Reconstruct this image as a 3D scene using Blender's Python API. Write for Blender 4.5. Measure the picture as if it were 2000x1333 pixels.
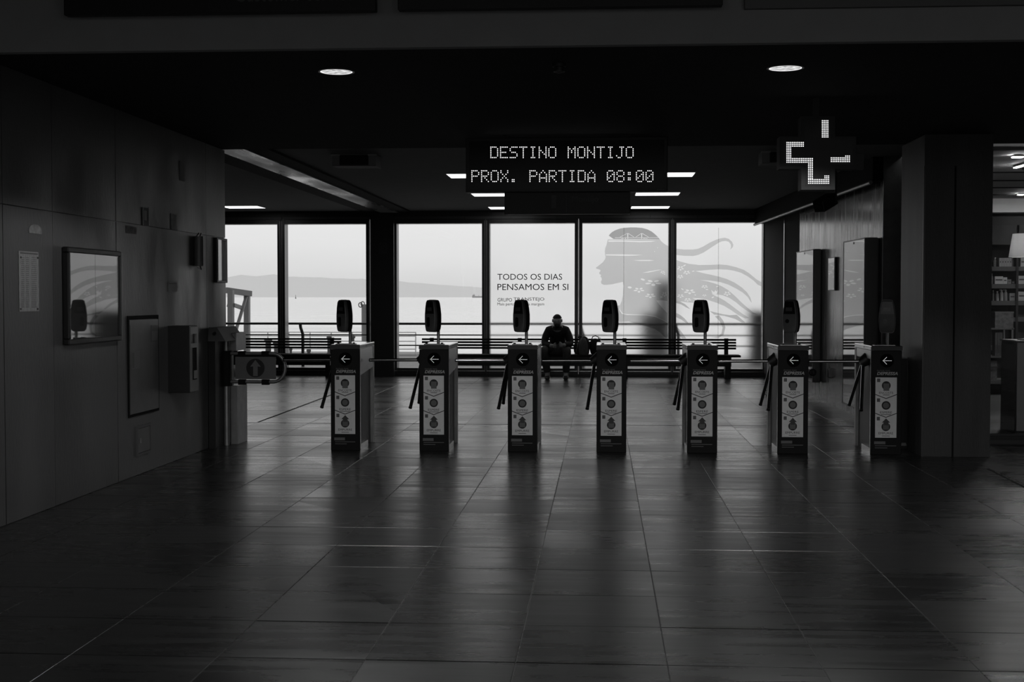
import bpy, bmesh, math, random
from mathutils import Vector, Matrix
from mathutils.geometry import delaunay_2d_cdt

random.seed(7)
sc = bpy.context.scene
for _o in list(bpy.data.objects):
    bpy.data.objects.remove(_o, do_unlink=True)
COL = sc.collection

# ------------------------------------------------------------------ camera
F = 2600.0; H = 1.435
YAW = math.atan(175.0 / F); PITCH = math.atan(86.5 / F)
cam_d = bpy.data.cameras.new('camera'); cam = bpy.data.objects.new('camera', cam_d); COL.objects.link(cam)
cam.location = (0, 0, H); cam.rotation_euler = (math.pi / 2 - PITCH, 0, YAW)
cam_d.sensor_width = 36.0; cam_d.lens = 36.0 * F / 2000.0
cam_d.clip_start = 0.05; cam_d.clip_end = 60000
sc.camera = cam
# ------------------------------------------------------------------ sky
EXPOSURE = 0.0
world = bpy.data.worlds.new('overcast_sky'); sc.world = world; world.use_nodes = True
_nt = world.node_tree; _nt.nodes.clear()
_tc = _nt.nodes.new('ShaderNodeTexCoord'); _sep = _nt.nodes.new('ShaderNodeSeparateXYZ')
_map = _nt.nodes.new('ShaderNodeMapping'); _map.inputs['Scale'].default_value = (2.2, 2.2, 16)
_nz = _nt.nodes.new('ShaderNodeTexNoise'); _nz.inputs['Scale'].default_value = 2.0; _nz.inputs['Detail'].default_value = 4
_ma = _nt.nodes.new('ShaderNodeMath'); _ma.operation = 'MULTIPLY_ADD'; _ma.inputs[1].default_value = 0.03
_rp = _nt.nodes.new('ShaderNodeValToRGB'); _bg = _nt.nodes.new('ShaderNodeBackground'); _wo = _nt.nodes.new('ShaderNodeOutputWorld')
_nt.links.new(_tc.outputs['Generated'], _sep.inputs[0]); _nt.links.new(_tc.outputs['Generated'], _map.inputs[0])
_nt.links.new(_map.outputs[0], _nz.inputs['Vector']); _nt.links.new(_nz.outputs[0], _ma.inputs[0])
_nt.links.new(_sep.outputs['Z'], _ma.inputs[2]); _nt.links.new(_ma.outputs[0], _rp.inputs[0])
_nt.links.new(_rp.outputs[0], _bg.inputs[0]); _nt.links.new(_bg.outputs[0], _wo.inputs[0])
_e = _rp.color_ramp.elements
_e[0].position = 0.0; _e[0].color = (.63, .63, .63, 1); _e[1].position = 1.0; _e[1].color = (.95, .95, .95, 1)
for _p, _c in ((.02, .68), (.05, .78), (.085, .85), (.3, .92)):
    _k = _e.new(_p); _k.color = (_c, _c, _c, 1)
_bg.inputs[1].default_value = 1.13
vs = sc.view_settings
vs.view_transform = 'Standard'; vs.look = 'None'; vs.gamma = 1.0; vs.exposure = EXPOSURE; vs.use_curve_mapping = False
sc.display_settings.display_device = 'sRGB'
sc.cycles.use_denoising = True
sc.cycles.max_bounces = 10; sc.cycles.diffuse_bounces = 4; sc.cycles.glossy_bounces = 4
sc.cycles.transmission_bounces = 6; sc.cycles.transparent_max_bounces = 16
sc.cycles.sample_clamp_indirect = 4.0

# ------------------------------------------------------------------ helpers: pixel -> place
_fw = Vector((-math.sin(YAW) * math.cos(PITCH), math.cos(YAW) * math.cos(PITCH), -math.sin(PITCH)))
_rt = Vector((math.cos(YAW), math.sin(YAW), 0)); _up = _rt.cross(_fw); CAMP = Vector((0, 0, H))
def ray(px, py): return _fw + _rt * ((px - 1000) / F) - _up * ((py - 666.5) / F)
def at(px, py, Y):
    d = ray(px, py); return CAMP + d * (Y / d.y)
def ground(px, py, z=0.0):
    d = ray(px, py); return CAMP + d * ((z - H) / d.z)
def px_of(P):
    v = Vector(P) - CAMP; w = v.dot(_fw)
    return 1000 + F * v.dot(_rt) / w, 666.5 - F * v.dot(_up) / w
def X(px, Y): return at(px, 580, Y).x
def Z(py, Y, px=1000): return at(px, py, Y).z

# ------------------------------------------------------------------ helpers: materials
MATS = {}
def M(name, v, rough=.5, metal=0.0, noise=0.0, nscale=6.0, spec=.5, bump=0.0, bscale=60.0, stretch=(1, 1, 1), emit=0.0, rvar=0.0):
    if name in MATS: return MATS[name]
    m = bpy.data.materials.new(name); m.use_nodes = True; MATS[name] = m
    nt = m.node_tree; b = nt.nodes['Principled BSDF']
    b.inputs['Base Color'].default_value = (v, v, v, 1); b.inputs['Roughness'].default_value = rough
    b.inputs['Metallic'].default_value = metal; b.inputs['Specular IOR Level'].default_value = spec
    if emit:
        b.inputs['Emission Color'].default_value = (1, 1, 1, 1); b.inputs['Emission Strength'].default_value = emit
    tc = nt.nodes.new('ShaderNodeTexCoord'); mp = nt.nodes.new('ShaderNodeMapping'); mp.inputs['Scale'].default_value = stretch
    nt.links.new(tc.outputs['Object'], mp.inputs[0])
    n = nt.nodes.new('ShaderNodeTexNoise'); n.inputs['Scale'].default_value = nscale; n.inputs['Detail'].default_value = 5
    nt.links.new(mp.outputs[0], n.inputs['Vector'])
    mr = nt.nodes.new('ShaderNodeMapRange'); mr.inputs[1].default_value = .3; mr.inputs[2].default_value = .7
    a = max(noise, .04)
    mr.inputs[3].default_value = v * (1 - a); mr.inputs[4].default_value = min(1, v * (1 + a))
    nt.links.new(n.outputs[0], mr.inputs[0])
    cb = nt.nodes.new('ShaderNodeCombineColor')
    for i in range(3): nt.links.new(mr.outputs[0], cb.inputs[i])
    nt.links.new(cb.outputs[0], b.inputs['Base Color'])
    if rvar:
        m2 = nt.nodes.new('ShaderNodeMapRange'); m2.inputs[1].default_value = .3; m2.inputs[2].default_value = .7
        m2.inputs[3].default_value = max(0, rough - rvar); m2.inputs[4].default_value = min(1, rough + rvar)
        nt.links.new(n.outputs[0], m2.inputs[0]); nt.links.new(m2.outputs[0], b.inputs['Roughness'])
    if bump:
        n2 = nt.nodes.new('ShaderNodeTexNoise'); n2.inputs['Scale'].default_value = bscale; n2.inputs['Detail'].default_value = 4
        nt.links.new(mp.outputs[0], n2.inputs['Vector'])
        bp = nt.nodes.new('ShaderNodeBump'); bp.inputs['Strength'].default_value = bump; bp.inputs['Distance'].default_value = .01
        nt.links.new(n2.outputs[0], bp.inputs['Height']); nt.links.new(bp.outputs[0], b.inputs['Normal'])
    return m

def glow(name, strength):
    if name in MATS: return MATS[name]
    m = bpy.data.materials.new(name); m.use_nodes = True; MATS[name] = m
    nt = m.node_tree; nt.nodes.clear(); e = nt.nodes.new('ShaderNodeEmission'); o = nt.nodes.new('ShaderNodeOutputMaterial')
    e.inputs[0].default_value = (1, 1, 1, 1); e.inputs[1].default_value = strength
    nt.links.new(e.outputs[0], o.inputs[0]); return m

def schlick(nt, f0):
    lw = nt.nodes.new('ShaderNodeLayerWeight'); lw.inputs[0].default_value = .5
    p = nt.nodes.new('ShaderNodeMath'); p.operation = 'POWER'; p.inputs[1].default_value = 5
    nt.links.new(lw.outputs['Facing'], p.inputs[0])
    m = nt.nodes.new('ShaderNodeMath'); m.operation = 'MULTIPLY_ADD'; m.inputs[1].default_value = 1 - f0; m.inputs[2].default_value = f0
    nt.links.new(p.outputs[0], m.inputs[0]); return m.outputs[0]

def glass_mat(name='clear_glass', f0=.04, tint=.97, rough=0.0):
    if name in MATS: return MATS[name]
    m = bpy.data.materials.new(name); m.use_nodes = True; MATS[name] = m
    nt = m.node_tree; nt.nodes.clear(); o = nt.nodes.new('ShaderNodeOutputMaterial')
    t = nt.nodes.new('ShaderNodeBsdfTransparent'); t.inputs[0].default_value = (tint, tint, tint, 1)
    g = nt.nodes.new('ShaderNodeBsdfGlossy'); g.inputs['Roughness'].default_value = rough
    mx = nt.nodes.new('ShaderNodeMixShader'); nt.links.new(schlick(nt, f0), mx.inputs[0])
    nt.links.new(t.outputs[0], mx.inputs[1]); nt.links.new(g.outputs[0], mx.inputs[2]); nt.links.new(mx.outputs[0], o.inputs[0])
    return m

def film_mat():      # frosted window film: scatters what lies far behind, keeps what is close
    m = bpy.data.materials.new('frosted_film'); m.use_nodes = True
    nt = m.node_tree; nt.nodes.clear(); o = nt.nodes.new('ShaderNodeOutputMaterial')
    r = nt.nodes.new('ShaderNodeBsdfRefraction'); r.distribution = 'BECKMANN'; r.inputs['IOR'].default_value = 1.10; r.inputs['Roughness'].default_value = .36
    r.inputs['Color'].default_value = (.98, .98, .98, 1)
    t = nt.nodes.new('ShaderNodeBsdfTransparent'); t.inputs[0].default_value = (.97, .97, .97, 1)
    mx = nt.nodes.new('ShaderNodeMixShader'); mx.inputs[0].default_value = .10
    nt.links.new(r.outputs[0], mx.inputs[1]); nt.links.new(t.outputs[0], mx.inputs[2]); nt.links.new(mx.outputs[0], o.inputs[0])
    return m

def tint_mat(name, v):
    m = bpy.data.materials.new(name); m.use_nodes = True
    nt = m.node_tree; nt.nodes.clear(); o = nt.nodes.new('ShaderNodeOutputMaterial')
    t = nt.nodes.new('ShaderNodeBsdfTransparent'); n = nt.nodes.new('ShaderNodeTexNoise'); n.inputs['Scale'].default_value = 3
    mr = nt.nodes.new('ShaderNodeMapRange'); mr.inputs[3].default_value = v * .97; mr.inputs[4].default_value = v * 1.03
    nt.links.new(n.outputs[0], mr.inputs[0]); nt.links.new(mr.outputs[0], t.inputs[0]); nt.links.new(t.outputs[0], o.inputs[0])
    return m

# ------------------------------------------------------------------ helpers: meshes
class MB:
    def __init__(s): s.v = []; s.f = []
    def add(s, vs_, fs):
        n = len(s.v); s.v += [Vector(p) for p in vs_]; s.f += [tuple(i + n for i in f) for f in fs]; return s
    def box(s, a, b):
        x0, y0, z0 = (min(a[i], b[i]) for i in range(3)); x1, y1, z1 = (max(a[i], b[i]) for i in range(3))
        return s.add([(x0,y0,z0),(x1,y0,z0),(x1,y1,z0),(x0,y1,z0),(x0,y0,z1),(x1,y0,z1),(x1,y1,z1),(x0,y1,z1)],
                     [(0,3,2,1),(4,5,6,7),(0,1,5,4),(1,2,6,5),(2,3,7,6),(3,0,4,7)])
    def hexa(s, p):   # 8 corners, bottom 4 ccw then top 4
        return s.add(p, [(0,3,2,1),(4,5,6,7),(0,1,5,4),(1,2,6,5),(2,3,7,6),(3,0,4,7)])
    def bar(s, p0, p1, w, h, up=(0, 0, 1)):
        p0 = Vector(p0); p1 = Vector(p1); d = (p1 - p0).normalized(); u = Vector(up)
        if abs(d.dot(u)) > .99: u = Vector((0, 1, 0))
        r = d.cross(u).normalized() * w / 2; u = r.cross(d).normalized() * h / 2
        return s.hexa([p0-r-u, p0+r-u, p1+r-u, p1-r-u, p0-r+u, p0+r+u, p1+r+u, p1-r+u])
    def cyl(s, p0, p1, r0, r1=None, n=14, cap=True):
        r1 = r0 if r1 is None else r1
        p0 = Vector(p0); p1 = Vector(p1); d = (p1 - p0).normalized()
        u = d.orthogonal().normalized(); w = d.cross(u)
        vs_ = []
        for p, r in ((p0, r0), (p1, r1)):
            for i in range(n):
                a = 2 * math.pi * i / n; vs_.append(p + u * (math.cos(a) * r) + w * (math.sin(a) * r))
        fs = [(i, (i+1) % n, n+(i+1) % n, n+i) for i in range(n)]
        if cap: fs += [tuple(range(n))[::-1], tuple(range(n, 2*n))]
        return s.add(vs_, fs)
    def tube(s, path, r, n=10):
        path = [Vector(p) for p in path]; rings = []; u = None
        for i, p in enumerate(path):
            d = (path[min(i+1, len(path)-1)] - path[max(i-1, 0)]).normalized()
            u = d.orthogonal().normalized() if u is None else (u - d * u.dot(d)).normalized()
            w = d.cross(u); rr = r[i] if isinstance(r, (list, tuple)) else r
            rings.append([p + (u * math.cos(2*math.pi*k/n) + w * math.sin(2*math.pi*k/n)) * rr for k in range(n)])
        return s.loft(rings)
    def loft(s, rings, cap=True, closed=True):
        n = len(rings[0]); vs_ = [p for r in rings for p in r]; fs = []
        for j in range(len(rings) - 1):
            for i in range(n): fs.append((j*n+i, j*n+(i+1) % n, (j+1)*n+(i+1) % n, (j+1)*n+i))
        if cap: fs += [tuple(range(n))[::-1], tuple(range((len(rings)-1)*n, len(rings)*n))]
        return s.add(vs_, fs)
    def lathe(s, c, prof, n=24, axis='z'):
        rings = []
        for r, h in prof:
            ring = []
            for i in range(n):
                a = 2*math.pi*i/n
                ring.append(Vector(c) + Vector((math.cos(a)*r, math.sin(a)*r, h)))
            rings.append(ring)
        return s.loft(rings)
    def ell(s, c, r, n=14, m=9):
        rings = []
        for j in range(m + 1):
            t = math.pi * (j + .02 * (j == 0) - .02 * (j == m)) / m
            rings.append([Vector((c[0] + r[0]*math.sin(t)*math.cos(2*math.pi*i/n), c[1] + r[1]*math.sin(t)*math.sin(2*math.pi*i/n), c[2] - r[2]*math.cos(t))) for i in range(n)])
        return s.loft(rings)
    def prism(s, pts, d0, d1):   # pts: 3-D outline, moved by d0 and by d1
        d0 = Vector(d0); d1 = Vector(d1); pts = [Vector(p) for p in pts]
        return s.loft([[p + d0 for p in pts], [p + d1 for p in pts]])
    def xf(s, mat):
        s.v = [mat @ p for p in s.v]; return s
    def build(s, name, mat, parent=None, loc=None, smooth=False, bevel=0.0, world=False):
        me = bpy.data.meshes.new(name)
        off = Vector((0, 0, 0))
        if parent is not None and world: off = wloc(parent)
        elif parent is None and loc is not None: off = Vector(loc)
        me.from_pydata([p - off for p in s.v], [], s.f)
        me.materials.append(mat)
        bm = bmesh.new(); bm.from_mesh(me); bmesh.ops.recalc_face_normals(bm, faces=bm.faces); bm.to_mesh(me); bm.free()
        if smooth:
            me.shade_smooth(); me.set_sharp_from_angle(angle=math.radians(38))
        o = bpy.data.objects.new(name, me); COL.objects.link(o)
        if parent is not None: o.parent = parent
        elif loc is not None: o.location = loc
        if bevel:
            md = o.modifiers.new('bevel', 'BEVEL'); md.width = bevel; md.segments = 2; md.limit_method = 'ANGLE'
        return o
def wloc(o):
    p = Vector(o.location)
    while o.parent is not None: o = o.parent; p = p + Vector(o.location)
    return p
def tag(o, label=None, cat=None, group=None, kind=None):
    if label: o['label'] = label
    if cat: o['category'] = cat
    if group: o['group'] = group
    if kind: o['kind'] = kind
    return o
def thing(name, label, cat, loc=(0, 0, 0), rz=0.0, group=None):
    o = bpy.data.objects.new(name, None); COL.objects.link(o); o.empty_display_size = .1
    o.location = loc; o.rotation_euler = (0, 0, rz); return tag(o, label, cat, group)
def struct(name, mb, mat, **k):
    return tag(mb.build(name, mat, **k), kind='structure')
def copy_tree(o, parent=None):
    c = o.copy(); COL.objects.link(c); c.parent = parent
    for ch in [q for q in bpy.data.objects if q.parent is o]: copy_tree(ch, c)
    return c
def B(a, b): return MB().box(a, b)

_txt = {}
def text_geo(s, bold=0.0, shear=0.0):
    key = (s, bold, shear)
    if key in _txt: return _txt[key]
    cu = bpy.data.curves.new('t', 'FONT'); cu.body = s; cu.offset = bold; cu.shear = shear; cu.resolution_u = 3; cu.size = 1
    ob = bpy.data.objects.new('t', cu); COL.objects.link(ob)
    dg = bpy.context.evaluated_depsgraph_get(); ev = ob.evaluated_get(dg); me = ev.to_mesh()
    v = [tuple(p.co) for p in me.vertices]; f = [tuple(p.vertices) for p in me.polygons]
    ev.to_mesh_clear(); bpy.data.objects.remove(ob); bpy.data.curves.remove(cu)
    x0 = min(p[0] for p in v); x1 = max(p[0] for p in v); y0 = min(p[1] for p in v); y1 = max(p[1] for p in v)
    v = [((p[0]-x0)/(x1-x0), (p[1]-y0)/(y1-y0)) for p in v]
    _txt[key] = (v, f); return _txt[key]
def add_text(mb, s, o, u, w, bold=0.0, shear=0.0):
    """text box with lower-left corner o, spanning vector u across and w up"""
    v, f = text_geo(s, bold, shear); o = Vector(o); u = Vector(u); w = Vector(w)
    return mb.add([o + u*p[0] + w*p[1] for p in v], f)

def islands(mb):
    par = list(range(len(mb.v)))
    def fd(i):
        while par[i] != i: par[i] = par[par[i]]; i = par[i]
        return i
    for f in mb.f:
        for i in f[1:]: par[fd(i)] = fd(f[0])
    groups = {}
    for f in mb.f: groups.setdefault(fd(f[0]), []).append(f)
    out = []
    for fs in groups.values():
        ids = sorted({i for f in fs for i in f}); ix = {i: k for k, i in enumerate(ids)}
        m = MB(); m.add([mb.v[i] for i in ids], [tuple(ix[i] for i in f) for f in fs]); out.append(m)
    return out
def inside(p, poly):
    c = False; n = len(poly)
    for i in range(n):
        a = poly[i]; b = poly[i-1]
        if (a[1] > p[1]) != (b[1] > p[1]) and p[0] < (b[0]-a[0])*(p[1]-a[1])/(b[1]-a[1]) + a[0]: c = not c
    return c
def fill2d(outers, holes):
    vs_ = []; ed = []
    for poly in list(outers) + list(holes):
        n = len(vs_); vs_ += [Vector(p) for p in poly]; ed += [(n+i, n+(i+1) % len(poly)) for i in range(len(poly))]
    V2, _, F2, _, _, _ = delaunay_2d_cdt(vs_, ed, [], 0, 1e-5)
    out = []
    for f in F2:
        c = (sum(V2[i][0] for i in f)/3, sum(V2[i][1] for i in f)/3)
        if any(inside(c, p) for p in outers) and not any(inside(c, p) for p in holes): out.append(tuple(f))
    return [tuple(v) for v in V2], out

def skin_geo(verts, edges, radii, root, sub=2):
    me = bpy.data.meshes.new('sk'); me.from_pydata(verts, edges, []); ob = bpy.data.objects.new('sk', me); COL.objects.link(ob)
    ob.modifiers.new('s', 'SKIN')
    for i, sv in enumerate(me.skin_vertices[0].data):
        r = radii[i]; sv.radius = r if isinstance(r, tuple) else (r, r); sv.use_root = (i == root)
    md = ob.modifiers.new('u', 'SUBSURF'); md.levels = sub; md.render_levels = sub
    dg = bpy.context.evaluated_depsgraph_get(); ev = ob.evaluated_get(dg); m2 = ev.to_mesh()
    v = [p.co.copy() for p in m2.vertices]; f = [tuple(p.vertices) for p in m2.polygons]
    ev.to_mesh_clear(); bpy.data.objects.remove(ob); bpy.data.meshes.remove(me); return v, f

# ------------------------------------------------------------------ palette
CONC = M('dark_concrete', .08, .44, noise=.3, nscale=2.2, bump=.15, bscale=40, stretch=(1, 1, .35), rvar=.12)
WOODC = M('board_marked_concrete', .12, .20, noise=.6, nscale=5, spec=.8, bump=.012, bscale=30, stretch=(2.5, 2.5, .22), rvar=.08)
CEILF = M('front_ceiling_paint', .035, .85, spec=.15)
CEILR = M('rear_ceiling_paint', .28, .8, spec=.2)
SOFF = M('soffit_paint', .30, .8, spec=.2)
DARKM = M('dark_anodised_metal', .03, .38, metal=0.0, spec=.5)
BLACK = M('black_plastic', .012, .45)
BLACKM = M('matt_black', .008, .8, spec=.2)
STEEL = M('brushed_steel', .75, .27, metal=.9, noise=.08, nscale=5, stretch=(1, 1, 2))
STEELD = M('dull_steel', .30, .42, metal=.7, noise=.15, nscale=9)
CHROME = M('polished_steel', .7, .16, metal=1.0)
GREYP = M('grey_plastic', .10, .45)
WHITE = M('white_print', .62, .6, noise=.05)
GREYTX = M('grey_print', .40, .6)
PAPER = M('white_paper', .55, .7, noise=.08, nscale=20)
GLASS = glass_mat()
LED = glow('led_light', 1.5)

# ================================================================== SETTING
# ---- floor: dark stone tiles
def floor_mat():
    m = bpy.data.materials.new('worn_stone_tile'); m.use_nodes = True
    nt = m.node_tree; b = nt.nodes['Principled BSDF']
    geo = nt.nodes.new('ShaderNodeNewGeometry')
    mp = nt.nodes.new('ShaderNodeMapping'); mp.inputs['Scale'].default_value = (.55, 5.5, 1); nt.links.new(geo.outputs['Position'], mp.inputs[0])
    n1 = nt.nodes.new('ShaderNodeTexNoise'); n1.inputs['Scale'].default_value = 2.2; n1.inputs['Detail'].default_value = 5; n1.inputs['Roughness'].default_value = .55
    nt.links.new(mp.outputs[0], n1.inputs['Vector'])
    n2 = nt.nodes.new('ShaderNodeTexNoise'); n2.inputs['Scale'].default_value = 1.1; n2.inputs['Detail'].default_value = 3
    nt.links.new(geo.outputs['Position'], n2.inputs['Vector'])
    sn = nt.nodes.new('ShaderNodeVectorMath'); sn.operation = 'SUBTRACT'; sn.inputs[1].default_value = (.26, 10.54, 0)
    nt.links.new(geo.outputs['Position'], sn.inputs[0])
    s2 = nt.nodes.new('ShaderNodeVectorMath'); s2.operation = 'SNAP'; s2.inputs[1].default_value = (.595, .597, 10); nt.links.new(sn.outputs[0], s2.inputs[0])
    wn = nt.nodes.new('ShaderNodeTexWhiteNoise'); nt.links.new(s2.outputs[0], wn.inputs[0])
    def mra(src, a, c, lo=0.0, hi=1.0):
        r = nt.nodes.new('ShaderNodeMapRange'); r.inputs[1].default_value = lo; r.inputs[2].default_value = hi; r.inputs[3].default_value = a; r.inputs[4].default_value = c
        nt.links.new(src, r.inputs[0]); return r.outputs[0]
    def add(a, c):
        r = nt.nodes.new('ShaderNodeMath'); r.operation = 'ADD'; nt.links.new(a, r.inputs[0]); nt.links.new(c, r.inputs[1]); return r.outputs[0]
    rough = add(add(mra(n1.outputs[0], .24, .34, .28, .72), mra(wn.outputs[0], -.03, .035)), mra(n2.outputs[0], -.03, .03, .3, .7))
    nt.links.new(rough, b.inputs['Roughness'])
    col = add(mra(n1.outputs[0], .014, .020, .3, .7), mra(wn.outputs[0], 0, .005))
    cb = nt.nodes.new('ShaderNodeCombineColor')
    for i in range(3): nt.links.new(col, cb.inputs[i])
    nt.links.new(cb.outputs[0], b.inputs['Base Color'])
    b.inputs['Specular IOR Level'].default_value = .8; b.inputs['IOR'].default_value = 1.6
    n3 = nt.nodes.new('ShaderNodeTexNoise'); n3.inputs['Scale'].default_value = 90; n3.inputs['Detail'].default_value = 3
    nt.links.new(geo.outputs['Position'], n3.inputs['Vector'])
    bp = nt.nodes.new('ShaderNodeBump'); bp.inputs['Strength'].default_value = .015; bp.inputs['Distance'].default_value = .004
    hh = add(mra(n3.outputs[0], 0, 1), mra(n1.outputs[0], 0, .5))
    nt.links.new(hh, bp.inputs['Height']); nt.links.new(bp.outputs[0], b.inputs['Normal'])
    return m
TILE = floor_mat()
GROUT = M('floor_joint', .03, .5, spec=.5)
YE_ = -2.0
floor = struct('floor', B((-9.2, YE_, -.25), (8.2, 24.15, -.0022)), GROUT)
TX, TY = .595, .597
tiles = []
for i in range(-16, 14):
    for j in range(-30, 23):
        x0 = .26 + TX*i; y0 = 10.54 + TY*j
        c = (x0 + TX/2, y0 + TY/2)
        if c[1] > 24.05 or c[1] < -1.7: continue
        if c[0] < -9.0 or c[0] > 8.0: continue
        tiles.append((x0, y0, c))
def tile_seen(c):
    if c[1] < 4.6: return False
    p = px_of((c[0], c[1], 0))
    if p[0] < -70 or p[0] > 2070 or p[1] > 1370: return False
    if c[1] < 12.6 and c[0] < -3.95: return False
    if c[1] > 13.1 and c[0] > 3.0: return False
    return True
seen = sorted([t for t in tiles if tile_seen(t[2])], key=lambda t: t[2][1])[:300]
def tile_mb(mb, w, d, cx=0, cy=0, zt=0.0):
    e = .0018; ch = .002
    a, b_ = w/2 - e, d/2 - e
    r = []
    for (aa, bb, z) in ((a, b_, -.012), (a, b_, zt - ch*.6), (a - ch, b_ - ch, zt)):
        r.append([Vector((cx+sx*aa, cy+sy*bb, z)) for sx, sy in ((-1, -1), (1, -1), (1, 1), (-1, 1))])
    return mb.loft(r)
tmesh = None; sset = set()
for x0, y0, c in seen:
    sset.add((x0, y0))
    if tmesh is None:
        o = tile_mb(MB(), TX, TY).build('floor_tile', TILE, parent=floor); tmesh = o.data
    else:
        o = bpy.data.objects.new('floor_tile', tmesh); COL.objects.link(o); o.parent = floor
    o.location = (c[0], c[1], random.uniform(-.0006, .0006)); o.rotation_euler = (random.uniform(-.0016, .0016), random.uniform(-.0012, .0012), 0)
mb = MB()
for x0, y0, c in tiles:
    if (x0, y0) not in sset: tile_mb(mb, TX, TY, c[0], c[1], random.uniform(-.0006, .0006))
tag(mb.build('far_floor_tiles', TILE, parent=floor), kind='stuff')
mb = B((-9, 14.87, -.01), (3.0, 14.893, .0015)); mb.box((-9, 21.93, -.01), (3.0, 21.955, .0015))
p, q = ground(505, 825), ground(645, 772)
mb2 = MB(); mb2.bar((p.x, p.y, -.003), (q.x, q.y + 1.5, -.003), .028, .01)
mb.build('expansion_joint', BLACKM, parent=floor); mb2.build('expansion_joint', BLACKM, parent=floor)
p, q = ground(1930, 917), ground(2000, 952)
MB().bar((p.x, p.y, -.003), (q.x + (q.x-p.x), q.y + (q.y-p.y), -.003), .022, .01).build('expansion_joint', BLACKM, parent=floor)

# ---- ceilings
ZF, ZR, ZN = 2.88, 2.98, 3.45
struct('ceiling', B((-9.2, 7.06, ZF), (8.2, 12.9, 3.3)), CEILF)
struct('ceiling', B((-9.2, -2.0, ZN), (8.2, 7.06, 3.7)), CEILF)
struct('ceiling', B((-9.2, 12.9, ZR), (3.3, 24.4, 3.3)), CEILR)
zb = Z(90, 7.0)
beam = struct('trim_1', B((-9.1, 7.0, zb), (8.1, 7.06, ZN)), SOFF)
BEAM2 = M('beam_paint', .28, .30, noise=.5, nscale=1.6, stretch=(2, .5, 1), rvar=.14)
# left ceiling beam of the rear hall: grey strip between two matt black strips
web = struct('trim_2', B((-3.95, 12.9, 2.94), (-3.64, 23.75, 3.02)), BEAM2)
B((-3.64, 12.9, 2.952), (-3.43, 23.75, 3.0)).build('black_strip_right', BLACKM, parent=web)
B((-4.27, 12.9, 2.952), (-3.95, 23.75, 3.0)).build('black_strip_left', BLACKM, parent=web)

# ---- left wall: big dark concrete panels
LA = ground(0, 1031); LB = ground(443, 862.5); LD = (LB - LA) / (LB.y - LA.y)
def LX(Y): return LA.x + LD.x * (Y - LA.y)
LN = Vector((LD.y, -LD.x, 0)).normalized()      # points into the room
def lw(px, py):
    r = ray(px, py); return CAMP + r * ((LA - CAMP).dot(LN) / r.dot(LN))
def lwd(px, py, d):
    r = ray(px, py); return CAMP + r * ((LA + LN*d - CAMP).dot(LN) / r.dot(LN))
def LP(Y, z, d=0.0): return Vector((LX(Y), Y, z)) + LN * d
def lbox(mb, Y0, Y1, z0, z1, d0, d1):
    return mb.hexa([LP(Y0, z0, d0), LP(Y0, z0, d1), LP(Y1, z0, d1), LP(Y1, z0, d0), LP(Y0, z1, d0), LP(Y0, z1, d1), LP(Y1, z1, d1), LP(Y1, z1, d0)])
wall_left = struct('wall_left', lbox(lbox(MB(), 7.2, LB.y, 0, ZF, -.30, -.012), -2, 7.2, 0, ZN, -.30, -.012), CONC)
ys = [-2, .4, 3.0, 5.6, lw(8, 700).y, lw(103, 500).y, lw(227, 500).y, lw(403, 500).y, LB.y]
ZJ = lw(300, 444).z
for k in range(len(ys) - 1):
    for z0, z1 in ((.0, ZJ), (ZJ, ZF)):
        lbox(MB(), ys[k]+.004, ys[k+1]-.004, z0+.003, z1-.004, -.014, random.uniform(-.001, .002)).build('wall_panel', CONC, parent=wall_left)
struct('wall_return', B((-9.2, 12.55, 0), (LX(12.55)-.31, 12.9, ZR)), CONC)
struct('wall_left_rear', B((-9.3, 12.9, 0), (-9.1, 24.4, ZR)), CONC)

# ---- right: wall beyond the turnstiles, pillar, shop front
RW = [(3.115, 15.02), (2.945, 20.15)]
RDx = (RW[1][0]-RW[0][0]) / (RW[1][1]-RW[0][1])
def RX(Y): return RW[0][0] + RDx*(Y - RW[0][1])
RN = Vector((-1, RDx, 0)).normalized()
def RP(Y, z, d=0.0): return Vector((RX(Y), Y, z)) + RN*d
def rbox(mb, Y0, Y1, z0, z1, d0, d1):
    return mb.hexa([RP(Y0, z0, d0), RP(Y0, z0, d1), RP(Y1, z0, d1), RP(Y1, z0, d0), RP(Y0, z1, d0), RP(Y0, z1, d1), RP(Y1, z1, d1), RP(Y1, z1, d0)])
def rw(px, py):
    r = ray(px, py); A = RP(RW[0][1], 0); return CAMP + r * ((A - CAMP).dot(RN) / r.dot(RN))
wall_right = struct('wall_right', rbox(MB(), 15.02, 20.15, 0, ZR, -.2, -.012), WOODC)
yj = [15.02, rw(1647, 600).y, 18.3, 20.15]
for k in range(3):
    rbox(MB(), yj[k]+.004, yj[k+1]-.004, 0, 2.74, -.013, .0).build('wall_panel', WOODC, parent=wall_right)
struct('trim_3', rbox(MB(), 15.0, 23.8, 2.72, 2.98, -.1, .13), BLACKM)
rl = MB(); rl.tube([RP(15.0, 2.70, .15), RP(23.7, 2.70, .15)], .022, 8)
tag(rl.build('ceiling_conduit', STEELD, smooth=True), 'long steel conduit running along the top of the right hall wall', 'pipe')
rbox(MB(), 14.985, 15.02, 0, ZR, -.2, .015).build('corner_strip', STEELD, parent=wall_right)
wall_far = struct('wall_right_far', rbox(MB(), 20.15, 23.9, 0, ZR, -.25, -.05), M('dark_door_paint', .035, .8, spec=.15))
rbox(MB(), 21.7, 21.74, 0, 2.7, -.05, -.035).build('corner_strip', CHROME, parent=wall_far)
PIL = M('pillar_concrete', .045, .52, noise=.25, nscale=3, stretch=(1.5, 1.5, .3), bump=.15)
pillar = struct('wall_pillar', B((2.872, 12.14, 0), (3.47, 13.05, ZF)), PIL)
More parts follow.
